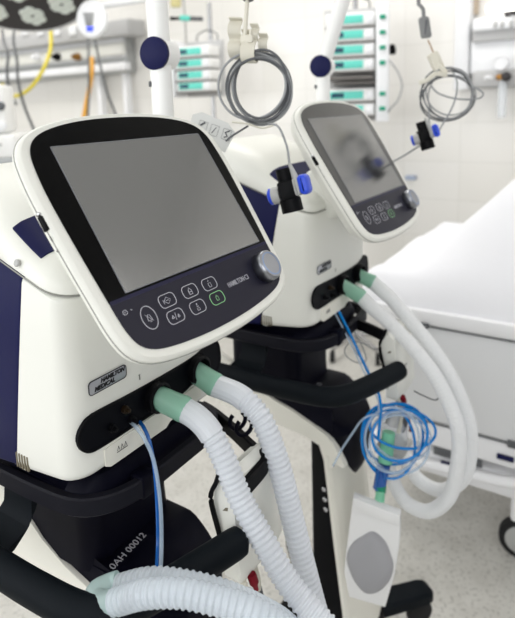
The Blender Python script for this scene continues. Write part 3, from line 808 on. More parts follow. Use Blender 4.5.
def sensor(root, c, d, k, tilt, flip=1):
    s = d / 578 * k
    ax = (ey * math.cos(tilt) - ex * math.sin(tilt) * flip).normalized()     # along the black tube
    sd = (ex * math.cos(tilt) + ey * math.sin(tilt) * flip).normalized()
    cr = (sd * .93 + ez * .36).normalized()
    o = c
    g = G(); T = aim(o - ax * (21 * s), ax)
    g.lathe([(7 * s, 0), (10.5 * s, 0.3 * s), (10.5 * s, 13 * s), (8.6 * s, 14 * s), (8.6 * s, 30 * s), (7.2 * s, 31 * s), (7.2 * s, 43 * s), (5 * s, 43 * s), (5 * s, 38 * s)], T, 26); g.build('adapter', M_BLACK, root)
    g = G(); g.box(-9 * s, 9 * s, -9 * s, 9 * s, -9 * s, 9 * s, 1.5 * s, T=frame(o + ax * (1 * s), sd, ax)); g.build('cell', M_BLACK, root)
    T = aim(o - cr * (8 * s) - ax * (1.5 * s), -cr)
    g = G(); g.lathe([(8 * s, 0), (8.4 * s, 1 * s), (8.4 * s, 8 * s), (7 * s, 8.6 * s)], T, 24); g.build('grey_collar', M_GREYP, root)
    g = G(); g.lathe([(7.6 * s, 8 * s), (8.2 * s, 8.6 * s), (8.2 * s, 11 * s), (6 * s, 12.4 * s), (2 * s, 12.6 * s)], T, 24); g.build('blue_cap', M_BOOT, root)
    T = frame(o + cr * (12 * s) + ax * (2 * s), cr, ax)
    g = G(); g.box(-4 * s, 2 * s, -9 * s, 9 * s, -8 * s, 8 * s, 2 * s, T=T); g.build('plug_body', M_GREYP, root)
    g = G(); g.box(1 * s, 11 * s, -9.5 * s, 10.5 * s, -9 * s, 9 * s, 3.6 * s, T=T); g.build('plug_boot', M_BOOT, root)
    g = G(); g.cyl(T @ Vector((-1.5 * s, 8 * s, 0)), T @ Vector((-4.0 * s, 24 * s, 0)), 3.6 * s, 12, 1.4 * s); g.build('strain_relief', M_GREYP, root)
sensor(sa, at(288, 191, .90), .90, 1.03, R(14))

sb = thing('flow_sensor', Matrix.Translation(at(425, 135, 1.3)), 'black and blue flow sensor on its blurred cable coil before the tiled wall', 'flow sensor', 'flow sensors on coiled cables')
cable_coil(at(448, 95, 1.36), 1.36, ((0, 0, 27, 24, 20, M_CABLED), (2, -1, 26, 22, 0, M_CABLE), (-1, 2, 24, 26, 40, M_CABLED), (3, 1, 22, 26, -20, M_CABLE), (-1, -4, 27, 22, 14, M_CABLED), (1, 3, 23, 24, 30, M_CABLE)), .0019, sb)
for pts in (((431, 86), (438, 93), (452, 98), (468, 99.5), (480, 98), (483, 93), (476, 88), (472, 86)), ((453, 72), (457, 82), (456, 96), (451, 110), (444, 122), (437, 133), (425, 142), (405, 155), (385, 166)), ((424, 100), (429, 112), (429, 122), (431, 128))):
    g = G(); g.tube(spline([at(x, y, 1.34 - .04 * (i > 4)) for i, (x, y) in enumerate(pts)], .006), .0021, 8); g.build('lead', M_CABLE, sb)
sensor(sb, at(424.5, 136, 1.30), 1.30, .66, R(17))
hb = thing('cable_hook', Matrix.Translation(at(440, 65, 1.36)), 'ivory hook on a grey strap holding the blurred cable coil near the bed', 'hook')
g = G(); g.cyl(at(424, 36, 1.36), at(426, 20, 1.36), .0062, 14, .0070, .002); g.build('strap_lock', M_CABLED, hb)
g = G(); g.box(-.0125, .0125, -.024, .026, -.006, .006, .004, T=frame(at(425, 28, 1.36), ex + ey * .15, ey - ex * .12)); g.build('buckle', M_STRAP, hb)
g = G(); g.tube(spline([at(424, 22, 1.36), at(423, 8, 1.36), at(419, -8, 1.36), FB @ Vector((hB.x - .02, hB.y, 1.86))], .01), .0045, 10); g.build('strap', M_STRAP, hb)
g = G(); g.cyl(at(428, 40, 1.36), at(434, 54, 1.36), .0014, 8); g.build('pin', M_BRASS, hb)
g = G(); g.box(-.0125, .0125, -.038, .018, -.010, .010, .004, T=frame(at(435, 60, 1.36), ex + ey * .45, ey + ex * -.45)); g.build('hook_body', M_HOOK, hb)
g = G(); g.tube(spline([at(437, 64, 1.355), at(444, 70, 1.34), at(446, 75, 1.335), at(436, 74, 1.335), at(427, 80, 1.34), at(419, 83, 1.345)], .004), 0, flat=(.006, .010)); g.build('hook_tongue', M_HOOK, hb)

# ---- clear tag with printed symbols beside the near monitor
TG = frame(at(211, 131, .915), ex * .90 - ey * .28 - ez * .2, ey * .95 + ex * .35)
tg = thing('pictogram_tag', TG, 'translucent tag with printed pictograms behind the near monitor top right corner', 'tag')
s_ = .915 / 578
g = G(TG); g.prism([(x * s_, y * s_) for x, y in ((-22, -14), (20, -16), (24, 6), (14, 13), (-14, 15), (-22, 10))], -.0006, .0006); g.build('film', M_TAGM, tg)
g = G(TG); T = Matrix.Translation((0, 0, .0009))
for x in (-9, 3, 16):
    ring2d(g, rrect((x - 4.5) * s_, (x + 4) * s_, -4 * s_, 7 * s_, .001, 2), .0005, Matrix.Translation((0, 0, .0007)))
stroke(g, [(-12 * s_, 2 * s_), (-8 * s_, 6 * s_)], .003, T); stroke(g, [(1 * s_, -2 * s_), (4 * s_, 5 * s_)], .0014, T)
stroke(g, [(14 * s_, -2 * s_), (17 * s_, 0), (14 * s_, 3 * s_), (18 * s_, 6 * s_)], .0025, T)
g.build('symbols', M_CABLED, tg)

# ------------------------------------------------------------------ bed
def RB(x0, x1, y0, y1, z0, z1, b=0, g=None):
    g = g or G(ROOM); g.box(x0, x1, y0, y1, z0, z1, b); return g
bed = thing('hospital_bed', ROOM @ Matrix.Translation((.95, -.75, 0)), 'white hospital bed along the tiled wall behind the farther hoses', 'bed')
RB(.52, 1.38, -1.75, .22, .71, .745, .01).build('bed_deck', M_BEDW, bed)
g = RB(.495, .52, -1.70, .13, .41, .7045, .006); sp_ = g.build('side_panel', M_BEDP, bed)
RB(.487, .52, -1.75, .20, .708, .752, .008).build('side_rail', M_BEDW, bed)
g = G(ROOM); g.tube([(.489, y, .7055) for y in (.14, -.2, -.8, -1.7)], .0022, 6); g.build('rail_gap', M_CABLED, bed)
g = G(ROOM); g.box(.478, .495, -.005, .02, .700, .716, .003); g.build('rail_catch', M_CABLED, bed)
RB(.50, .54, -1.70, .16, .325, .400, .012).build('frame_beam', M_BEDW, bed)
g = G(ROOM); g.tube([(.497, y, .4045) for y in (.12, -.2, -.8, -1.6)], .0025, 6); g.build('beam_gap', M_CABLED, bed)
g = G(ROOM); g.box(.490, .502, -.30, -.225, .395, .418, .004); g.build('beam_latch', M_CABLED, bed)
RB(.52, .60, -1.65, .22, .215, .300, .02).build('base_beam', M_BEDW, bed)
RB(1.30, 1.36, -1.65, .15, .215, .300, .02).build('base_beam', M_BEDW, bed)
RB(.56, 1.33, .05, .20, .225, .285, .015).build('cross_beam', M_BEDW, bed)
RB(.56, 1.33, -1.6, -1.52, .225, .285, .015).build('cross_beam', M_BEDW, bed)
for y in (.02, -1.3):
    RB(.60, 1.28, y, y + .06, .28, .72, .01).build('lift_strut', M_BEDW, bed)
g = G(ROOM); g.tube(spline([(.50, .10, .285), (.495, .02, .268), (.495, -.05, .272), (.495, -.20, .283), (.50, -.30, .30)], .02), .016, 14); g.build('pedal_bar', M_BEDW, bed)
g = G(ROOM)
g.box(.505, .515, -.16, -.02, .298, .325, .003); g.build('brake_slot', M_CABLED, bed)
for b4 in ((-.085, -.045, .276, .292), (-.245, -.20, .352, .366)):
    g = G(ROOM); g.box(.490, .502, *b4, .003); g.build('brake_mark', M_NAVY, bed)
for x, y in ((.585, -.262), (.585, -1.40), (1.30, -.262), (1.30, -1.40)):
    g = G(ROOM); g.lathe([(.046, -.016), (.062, -.012), (.063, 0), (.062, .012), (.046, .016)], aim((x, y, .063), (1, .15, 0)), 30); w = g.build('castor', M_RUBBER, bed)
    g = G(ROOM); g.lathe([(.001, -.020), (.036, -.019), (.045, -.0165), (.045, .0165), (.036, .019), (.001, .020)], aim((x, y, .063), (1, .15, 0)), 26); g.build('hub', M_GREYP, w)
    g = G(ROOM); g.box(x - .03, x + .03, y - .03, y + .03, .125, .225, .008); g.build('castor_fork', M_BEDW, w)
# mattress with draped linen, back part raised
def bed_h(x, y):
    ramp = sm((.10 - y) / .08) * max(0, (.085 - y) * 1.0)
    ramp = min(ramp, .42) * sm((x - .50) / .18) 
    wr = .004 * math.sin(14 * x + 5 * y) + .003 * math.sin(23 * y - 9 * x) + .003 * math.sin(31 * x + 17 * y)
    return .845 + ramp + wr
g = G(ROOM); nx, ny = 34, 80; vs = []; fs = []
for j in range(ny + 1):
    for i in range(nx + 1):
        x = .50 + .88 * i / nx; y = .235 - 1.95 * j / ny
        e = min(i / nx, 1 - i / nx, j / ny * 2.2, (1 - j / ny) * 2.2) * .9
        k = math.sqrt(max(0, 1 - (1 - min(1, e / .07)) ** 2))
        z = .75 + (bed_h(x, y) - .75) * k
        vs.append((x, y, z))
n0 = len(vs)
for j in range(ny + 1):
    for i in range(nx + 1):
        vs.append((.50 + .88 * i / nx, .235 - 1.95 * j / ny, .748))
w_ = nx + 1
for j in range(ny):
    for i in range(nx):
        a = j * w_ + i; fs += [[a, a + 1, a + w_ + 1, a + w_], [n0 + a, n0 + a + w_, n0 + a + w_ + 1, n0 + a + 1]]
for i in range(nx):
    for j in (0, ny):
        a = j * w_ + i; fs.append([a, a + 1, n0 + a + 1, n0 + a])
for j in range(ny):
    for i in (0, nx):
        a = j * w_ + i; fs.append([a, a + w_, n0 + a + w_, n0 + a])
g.add(vs, fs)
tag(g.build('mattress', M_SHEET, angle=70), 'white linen covered mattress with raised back on the bed', 'mattress')

# ------------------------------------------------------------------ infusion pumps on poles
def facing(p, turn=0):
    """frame with x to the right as seen from the aisle, y into the wall, z up"""
    m = ROOM.to_3x3() @ Matrix.Rotation(R(-90 + turn), 3, 'Z')
    return Matrix.Translation(p) @ m.to_4x4()
def pump(T, label, grp):
    p = thing('infusion_pump', T, label, 'infusion pump', grp)
    g = G(T); g.box(-.115, .115, 0, .13, 0, .062, .006); g.build('body', M_WHITE2, p)
    g = G(T); g.box(-.098, .062, -.003, .004, .012, .050, .002); g.build('display_panel', M_TEAL, p)
    g = G(T); g.box(-.090, -.030, -.005, 0, .020, .042, .001); g.build('lcd', M_PUMPD, p)
    g = G(T); g.box(.075, .108, -.006, .004, .010, .052, .004); g.build('syringe_door', M_PANELW, p)
    g = G(T); g.box(-.116, .116, -.006, .10, -.009, -.001, .001); g.build('under_tray', M_PUMPG, p)
    return p
def rack(base, rows, turn, wd, names, label, grp, sd):
    zs = [b for b in rows]
    T0 = facing(base, turn)
    r_ = thing('pump_rack', Matrix.Translation((base.x, base.y, 0)), label, 'pump rack', 'infusion pump racks')
    z0, z1 = min(zs) - .03, max(zs) + .10
    g = G(T0); ha, hb_ = sorted((sd * (wd + .004), sd * (wd + .065))); g.box(ha, hb_, -.02, .13, z0 - base.z, z1 - base.z, .006); hs = g.build('dock_housing', M_PANELW, r_)
    g = G(T0); g.box(-.13, .13, .135, .16, z0 - base.z, z1 - base.z, .006); g.build('dock_back', M_PANELG, r_)
    for z in zs:
        g = G(T0); ta, tb = sorted((sd * (wd + .02), sd * (wd + .048))); g.box(ta, tb, -.026, -.018, z - base.z + .022, z - base.z + .042, .002); g.build('dock_tab', M_TAB, hs)
    g = G(T0); g.cyl((.02, .19, -base.z + .06), (.02, .19, z1 - base.z + .22), .0125, 16); pl_ = g.build('pole', M_STEEL, r_)
    g = G(T0); g.tube(spline([(-.05, .15, z1 - base.z), (-.045, .15, z1 - base.z + .035), (.02, .15, z1 - base.z + .06), (.085, .15, z1 - base.z + .035), (.09, .15, z1 - base.z)], .01), .004, 8); g.build('carry_handle', M_CABLED, r_)
    for a in range(5):
        t = 2 * PI * a / 5 + .3
        g = G(T0); g.cyl((.02, .19, -base.z + .10), (.02 + .20 * math.cos(t), .19 + .20 * math.sin(t), -base.z + .075), .014, 10); g.build('foot', M_STEEL, r_)
        g = G(T0); g.cyl((.02 + .20 * math.cos(t) - .012, .19 + .20 * math.sin(t), -base.z + .03), (.02 + .20 * math.cos(t) + .012, .19 + .20 * math.sin(t), -base.z + .03), .03, 14); g.build('castor', M_RUBBER, r_)
    for z, l in zip(zs, names):
        T = T0 @ Matrix.Translation((0, 0, z - base.z)); pump(T, l, grp)
    return T0, r_
bL = at(192, 60, 3.3)
zz_ = [bL.z + (60 - y) * 3.3 / 578 for y in (57, 68.5, 80, 91)]
TLk, rl = rack(bL, zz_, 8, .117, ['uppermost small teal pump in the stack behind the near navy arm joint', 'second teal pump down in the stack behind the near navy arm joint', 'third teal pump down in the stack behind the near navy arm joint', 'lowest teal pump in the stack behind the near navy arm joint'],
     'pump rack on a pole seen between the near support arm and cable coil', 'pumps in the distant stack', -1)
bR = at(350, 60, 2.75)
zz_ = [bR.z + (60 - y) * 2.75 / 578 for y in (27.5, 42, 56.5, 71, 101, 115.5)]
TRk, rr_ = rack(bR, zz_, 22, .117, ['uppermost teal pump in the tall rack behind the farther monitor', 'second teal pump from the top of the tall rack behind the farther monitor', 'third teal pump from the top of the tall rack behind the farther monitor', 'fourth teal pump of the tall rack, just above the dark grey gap', 'fifth teal pump of the tall rack, just below the dark grey gap', 'lowest pump of the tall rack, behind the farther monitor top edge'],
     'tall pump rack with green side tabs behind the farther monitor', 'pumps in the tall rack', 1)
g = G(TRk); zt_ = zz_[3] - bR.z - .03
g.box(-.10, .11, -.01, .13, zt_ - .012, zt_ + .008, .003); g.box(-.08, .12, -.02, .10, zt_ - .032, zt_ - .022, .003); g.build('equipment_shelf', M_PUMPG, rr_)
g = G(TRk); g.lathe([(.001, 0), (.016, .002), (.020, .02), (.014, .045), (.001, .05)], aim((.195, .02, zz_[2] - bR.z), (0, 0, 1)), 16); g.build('black_knob', M_BLACK, rr_)
g = G(); g.tube(spline([at(*p) for p in ((389, 60, 2.70), (398, 72, 2.68), (402, 86, 2.68), (398, 100, 2.68), (391, 108, 2.70), (388, 112, 2.72))], .01), .004, 8)
tag(g.build('power_cord', M_CABLE), 'grey cord bowing out from the right of the tall pump rack', 'cord')
# drip regulator above the left rack
dr = thing('drip_regulator', Matrix.Translation(at(184, 20, 3.5)), 'teal and black drip regulator on a line above the distant pumps', 'drip regulator')
g = G(); g.cyl(at(170, 18.5, 3.5), at(180, 18.5, 3.5), .012, 12, .008); g.build('spike', M_BLACK, dr)
g = G(); g.cyl(at(180, 18, 3.5), at(190, 18.5, 3.5), .017, 14, .017, .003); g.build('teal_body', M_TEAL, dr)
g = G(); g.cyl(at(190, 18.5, 3.5), at(203, 19, 3.5), .013, 12, .013, .002); g.build('grey_end', M_CABLED, dr)
g = G(); g.tube(spline([at(183, -12, 3.5), at(184, 5, 3.5), at(185, 18, 3.5), at(186, 38, 3.55), at(186.5, 46, 3.6)], .02), .006, 8); g.build('line', M_GREYP, dr)
g = G(); g.lathe([(.001, 0), (.03, .005), (.034, .03), (.028, .06), (.001, .065)], aim(at(176, 8, 3.5), (0, 0, 1)), 16)
tag(g.build('drip_bottle', mat('bottle_amber', (214, 205, 150), .25)), 'small yellowish drip bottle at the top edge above the distant pumps', 'bottle')

# ------------------------------------------------------------------ service panels on the tiled wall
def wbox(g, pxl, pxr, pyt, pyb, d0, d1, b=.006, ref=None):
    """box on the wall, spanning the given sight lines; d = distance from the wall"""
    x = WALL_X - d1
    yl, _ = room_hit(pxl, pyt, x); yr, _ = room_hit(pxr, pyt, x)
    rx = ref if ref is not None else (pxl + pxr) / 2
    _, z1 = room_hit(rx, pyt, x); _, z0 = room_hit(rx, pyb, x)
    g.box(WALL_X - d1, WALL_X - d0, min(yl, yr), max(yl, yr), z0, z1, b)
    return g
ml = thing('service_panel', ROOM @ Matrix.Translation((WALL_X - .1, 3.2, 1.6)), 'grey medical service panel with sockets along the wall at upper left', 'service panel', 'wall service panels')
wbox(G(ROOM), -60, 124, 25, 76, .004, .10, .01, 90).build('back_board', M_ALU, ml)
wbox(G(ROOM), -60, 128, 22, 38, .05, .22, .012, 100).build('canopy', M_PANELG, ml)
wbox(G(ROOM), -60, 122, 39, 62, .09, .13, .008, 70).build('face_panel', M_PANELW, ml)
wbox(G(ROOM), -60, 122, 48, 60, .12, .165, .015, 70).build('gas_rail', mat('panel_cream', (228, 228, 222), .45), ml)
wbox(G(ROOM), -60, 125, 68, 75, .10, .16, .006, 60).build('equipment_rail', M_PANELW, ml)
for k in range(5):
    p = 20 + k * 16
    g = G(ROOM); wbox(g, p, p + 7, 27, 36, .215, .235, .006, p); g.build('socket', M_PANELW, ml)
for p, m in ((78, M_BRASS), (58, M_BLACK), (38, M_PANELW)):
    g = G(ROOM); y, z = room_hit(p, 57, WALL_X - .17); g.lathe([(.028, 0), (.028, .03), (.018, .034), (.016, .06), (.001, .062)], aim((WALL_X - .16, y, z), (-1, 0, 0)), 16); g.build('gas_outlet', m, ml)
g = G(ROOM)
for p in (100, 126):
    y, z = room_hit(p, 72, WALL_X - .06); g = G(ROOM); g.box(WALL_X - .09, WALL_X - .03, y - .02, y + .02, 0, z, .006); g.build('leg', M_PANELW, ml)
# cords and hoses hanging at the left
def dangling(name, pts, r, m, label, cat, grp=None):
    g = G(); g.tube(spline([at(*p) for p in pts], .02), r, 8)
    return tag(g.build(name, m), label, cat, grp)
dangling('gas_hose', ((51, 30, 4.05), (51, 45, 4.0), (49, 55, 3.95), (43, 70, 3.9), (34, 84, 3.9), (24, 93, 3.9), (14, 96, 3.9), (6, 93, 3.9), (2, 84, 3.9)), .013, M_YELLOW, 'yellow gas hose sagging below the service panel at upper left', 'gas hose')
dangling('gas_hose', ((92, 58, 3.95), (92, 70, 3.9), (90, 85, 3.9), (87, 100, 3.9), (84, 116, 3.9), (80, 140, 3.9)), .015, M_ORANGE, 'orange gas hose hanging straight down below the service panel', 'gas hose')
dangling('power_cord', ((2, 30, 3.9), (4, 42, 3.85), (8, 55, 3.8), (7, 72, 3.8), (10, 92, 3.8), (16, 105, 3.8)), .009, M_CABLED, 'dark cord hanging at the far left edge, leftmost one', 'cord')
dangling('power_cord', ((14, 30, 3.9), (13.5, 42, 3.85), (17, 60, 3.8), (18, 80, 3.8), (24, 105, 3.8), (34, 130, 3.8), (42, 150, 3.8)), .009, M_CABLED, 'dark cord crossing the yellow gas hose at the far left', 'cord')
dangling('power_cord', ((88, 38, 3.9), (88.5, 55, 3.85), (89, 80, 3.8), (88, 115, 3.8), (88, 140, 3.8)), .008, M_CABLED, 'dark cord hanging beside the orange gas hose', 'cord')
dangling('power_cord', ((95, 40, 3.9), (98, 55, 3.85), (102, 72, 3.8), (108, 95, 3.8), (116, 115, 3.8), (124, 140, 3.8)), .008, M_CABLED, 'dark cord slanting down to the right of the orange gas hose', 'cord')
for p in ((3, 32), (14, 34)):
    pass
# surgical lamp with its control pod
lc = at(4, -31, 3.0)
nrm = (ez * .50 - Vector((0, 0, 1)) * .80).normalized()
LT = aim(lc, nrm, ex)
lm_ = thing('surgical_lamp', LT, 'dark round surgical lamp head with clustered lenses at the top left corner', 'surgical lamp')
g = G(LT); g.lathe([(.001, -.09), (.22, -.085), (.42, -.06), (.475, -.02), (.475, .0), (.46, .008), (.45, .004), (.44, .004)], seg=60); g.build('housing', M_PANELG, lm_)
g = G(LT); g.lathe([(.001, .006), (.40, .006), (.455, .0055), (.455, -.01)], seg=60); g.build('faceplate', M_LAMPD, lm_)
for k in range(10):
    t = 2 * PI * k / 10 + .1
    g = G(LT)
    for j in range(6):
        a = 2 * PI * j / 6
        g.lathe([(.032, .004), (.034, .010), (.024, .018), (.008, .014), (.001, .012)], Matrix.Translation((.335 * math.cos(t) + .042 * math.cos(a), .335 * math.sin(t) + .042 * math.sin(a), 0)), 14)
    g.build('lens_cluster', M_LENS, lm_)
for k in range(5):
    t = 2 * PI * k / 5
    g = G(LT)
    for j in range(6):
        a = 2 * PI * j / 6
        g.lathe([(.032, .004), (.034, .010), (.024, .018), (.008, .014), (.001, .012)], Matrix.Translation((.15 * math.cos(t) + .042 * math.cos(a), .15 * math.sin(t) + .042 * math.sin(a), 0)), 14)
    g.build('lens_cluster', M_LENS, lm_)
g = G(); g.cyl(lc - nrm * .08, lc - nrm * .08 + Vector((0, 0, .9)), .03, 18); g.build('stem', M_PANELG, lm_)
pdc = at(91, 18, 3.15)
PT = frame(pdc, ex, ey)
pod = thing('lamp_control_pod', PT, 'white oval control pod with blue light beside the dark lamp head', 'control pod')
q = 3.15 / 578
g = G(PT); g.prism(ell(0, 0, 15.2 * q, 19.5 * q, 40), -.05, .0, .012); g.build('shell', M_PANELW, pod)
g = G(PT); g.prism([(x * q, y * q) for x, y in ((-8, 5.5), (-4, -9), (2, -9), (3.5, 5.5))], 0, .003); g.build('keypad', M_PANELG, pod)
for k in range(3):
    g = G(PT); x0 = (-6.2 + k * 3.4) * q; x1 = (-3.8 + k * 1.9) * q
    g.tube([(x0, 4.5 * q, .004), (x1, -8 * q, .004)], 1.0 * q, 6); g.build('key_row', M_CABLE, pod)
g = G(PT); g.prism([(x * q, y * q) for x, y in ((-4.5, -9), (-4, -13.5), (2, -13.5), (2.6, -9))], 0, .004); g.build('status_light', M_GLOWB, pod)
g = G(); g.cyl(at(98, 6, 3.25), at(150, -1.5, 3.35), .02, 14); g.cyl(at(150, -1.5, 3.35), at(151, -40, 3.38), .02, 14); g.build('pod_arm', M_PANELW, pod)

# ------------------------------------------------------------------ patient monitor on a cart at the left edge
def cam_frame(p, turn=0):
    d = Vector((ez.x, ez.y, 0)).normalized()
    x = Vector((-d.y, d.x, 0))
    return frame(p, Matrix.Rotation(R(turn), 3, 'Z') @ x, (0, 0, 1))
CT = cam_frame(at(-21, 135, 2.4), 10)
q = 2.4 / 578
cart = thing('equipment_cart', Matrix.Translation((CT.translation.x, CT.translation.y, 0)), 'white equipment cart at the left edge beneath the patient monitor', 'cart')
zf = CT.translation.z
g = G(CT); g.box(-.22, .155, -.095, 0, -.25, .06, .012); g.build('top_box', M_WHITE2, cart)
g = G(CT); g.box(-.215, .150, -.125, -.093, -.25, .055, .006); g.build('grey_band', M_ALU, cart)
g = G(CT); g.box(-.24, .19, -.30, -.123, -.27, .07, .012); g.build('drawer_unit', M_WHITE2, cart)
g = G(CT); g.box(-.23, .16, -zf + .10, -.295, -.26, .04, .012); g.build('cabinet', M_WHITE2, cart)
for a, b_ in ((-.2, .0), (.13, .0), (-.2, -.22), (.13, -.22)):
    g = G(CT); g.lathe([(.045, -.015), (.05, 0), (.045, .015)], CT.inverted() @ aim(CT @ Vector((a, -zf + .05, b_)), CT.to_3x3() @ Vector((1, 0, 0))), 18); g.box(a - .018, a + .018, -zf + .06, -zf + .105, b_ - .018, b_ + .018); g.build('castor', M_RUBBER, cart)
g = G(CT); g.box(.0, .10, -.045, -.037, .06, .066, .001); g.build('badge', M_GREYP, cart)
pm = thing('patient_monitor', CT @ Matrix.Translation((0, 0.0, 0)), 'white patient monitor with dark screen on the cart at the left edge', 'patient monitor')
g = G(CT); g.box(-.22, .12, .004, .205, -.16, .03, .014); g.build('case', M_WHITE2, pm)
g = G(CT); g.box(-.20, .078, .045, .185, .026, .034, .003); g.build('screen', M_SCR, pm)
g = G(CT); g.lathe([(.018, .0), (.018, .018), (.014, .022), (.001, .022)], Matrix.Translation((.104, .115, .028)), 20); g.build('knob', M_CABLED, pm)
g = G(CT); g.lathe([(.020, .0), (.020, .02), (.016, .026), (.001, .027)], Matrix.Translation((.100, .035, .026)), 20); g.build('round_port', M_PANELW, pm)

# ------------------------------------------------------------------ head panel at the right
mr_ = thing('service_panel', ROOM @ Matrix.Translation((WALL_X - .1, 0, 1.4)), 'white bed head service panel with gauge on the wall at upper right', 'service panel', 'wall service panels')
wbox(G(ROOM), 456, 472, -60, 90, .004, .10, .01, 464).build('pillar', M_PANELW, mr_)
wbox(G(ROOM), 472, 620, 18, 31, .004, .13, .01, 480).build('upper_beam', M_PANELW, mr_)
wbox(G(ROOM), 472, 620, 29, 42, .03, .11, .006, 480).build('socket_beam', M_PANELG, mr_)
for p in (493, 500, 509):
    g = G(ROOM); wbox(g, p, p + 4, 21, 28, .128, .137, .003, p); g.build('socket', M_PANELG, mr_)
wbox(G(ROOM), 471, 620, 40, 73, .004, .085, .006, 485).build('face_panel', M_PANELW, mr_)
wbox(G(ROOM), 471, 620, 70, 88, .004, .12, .02, 485).build('gas_rail', M_PANELG, mr_)
wbox(G(ROOM), 474, 480, -60, 14, .004, .03, .004, 477).build('wood_edge', mat('wood_tan', (196, 180, 160), .6), mr_)
yL, zL = room_hit(487, 9, WALL_X - .16); yR2, _ = room_hit(600, 9, WALL_X - .16)
bl_ = thing('bedside_lamp', ROOM @ Matrix.Translation((WALL_X - .16, yL, zL)), 'white tube lamp above the bed head panel at the right edge', 'lamp')
g = G(ROOM); g.cyl((WALL_X - .16, yL, zL), (WALL_X - .16, yR2, zL), .018, 18, None, .004); g.build('tube', M_TUBE, bl_)
g = G(ROOM); g.box(WALL_X - .17, WALL_X - .10, yR2 + .05, yL - .10, zL - .034, zL - .02, .003); g.box(WALL_X - .13, WALL_X, yL - .10, yL - .07, zL - .045, zL - .015, .003); g.build('mount', M_LAMPD, bl_)
fl = thing('flowmeter', ROOM @ Matrix.Translation((WALL_X - .2, .1, 1.4)), 'oxygen flowmeter with clear bottle below the bed head panel gauge', 'flowmeter')
g = G(ROOM); y, z = room_hit(500, 63, WALL_X - .14); ty = y
y, z = room_hit(501, 63, WALL_X - .14)
g.lathe([(.034, 0), (.034, .02), (.030, .024), (.028, .020), (.001, .019)], aim((WALL_X - .13, y, z), (-1, 0, 0)), 26); g.build('gauge', M_PANELW, fl)
y, z = room_hit(503, 77, WALL_X - .15); g = G(ROOM); g.cyl((WALL_X - .15, y + .03, z), (WALL_X - .15, y - .03, z), .014, 14, None, .003); g.cyl((WALL_X - .115, y, z), (WALL_X - .18, y, z), .012, 12); g.build('valve', M_BRASS, fl)
g = G(ROOM); g.lathe([(.022, 0), (.022, .012), (.016, .016), (.001, .017)], aim((WALL_X - .18, y - .02, z), (-1, 0, 0)), 16); g.build('valve_knob', M_LAMPD, fl)
g = G(ROOM); g.lathe([(.001, -.19), (.018, -.188), (.020, -.17), (.020, -.04), (.012, -.025), (.010, -.01)], Matrix.Translation((WALL_X - .15, y, z)), 18); g.build('bottle', M_BOTTLE, fl)
g = G(ROOM); g.cyl((WALL_X - .17, y + .075, z), (WALL_X - .15, y + .05, z), .010, 12); g.build('cap', M_PANELW, fl)
# small blue-grey rail end seen on the wall right of the farther monitor
g = G(ROOM); wbox(g, 405, 415, 176, 180, .0, .03, .003, 410)
tag(g.build('wall_hook', mat('hook_blue', (170, 182, 205), .5)), 'small pale blue wall hook just right of the farther monitor', 'hook')

# ------------------------------------------------------------------ room shell
def tile_mat():
    m = bpy.data.materials.new('wall_tile'); m.use_nodes = True; nt = m.node_tree; b = nt.nodes['Principled BSDF']
    tc = nt.nodes.new('ShaderNodeTexCoord'); mp = nt.nodes.new('ShaderNodeMapping'); mp.inputs['Rotation'].default_value = (R(90), 0, R(90))
    br = nt.nodes.new('ShaderNodeTexBrick'); br.offset = 0; br.inputs['Scale'].default_value = 1
    br.inputs['Brick Width'].default_value = .30; br.inputs['Row Height'].default_value = .205; br.inputs['Mortar Size'].default_value = .003; br.inputs['Mortar Smooth'].default_value = .6
    br.inputs['Color1'].default_value = lin((238, 236, 232)) + (1,); br.inputs['Color2'].default_value = lin((236, 234, 229)) + (1,); br.inputs['Mortar'].default_value = lin((226, 224, 219)) + (1,)
    sp = nt.nodes.new('ShaderNodeSeparateXYZ'); cb = nt.nodes.new('ShaderNodeCombineXYZ')
    nt.links.new(tc.outputs['Object'], sp.inputs[0]); nt.links.new(sp.outputs['Y'], cb.inputs['X']); nt.links.new(sp.outputs['Z'], cb.inputs['Y'])
    nt.links.new(cb.outputs[0], br.inputs['Vector'])
    nt.links.new(br.outputs['Color'], b.inputs['Base Color'])
    b.inputs['Roughness'].default_value = .22
    bp = nt.nodes.new('ShaderNodeBump'); bp.inputs['Strength'].default_value = .3; bp.inputs['Distance'].default_value = .002; bp.invert = True
    nt.links.new(br.outputs['Fac'], bp.inputs['Height']); nt.links.new(bp.outputs['Normal'], b.inputs['Normal'])
    return m
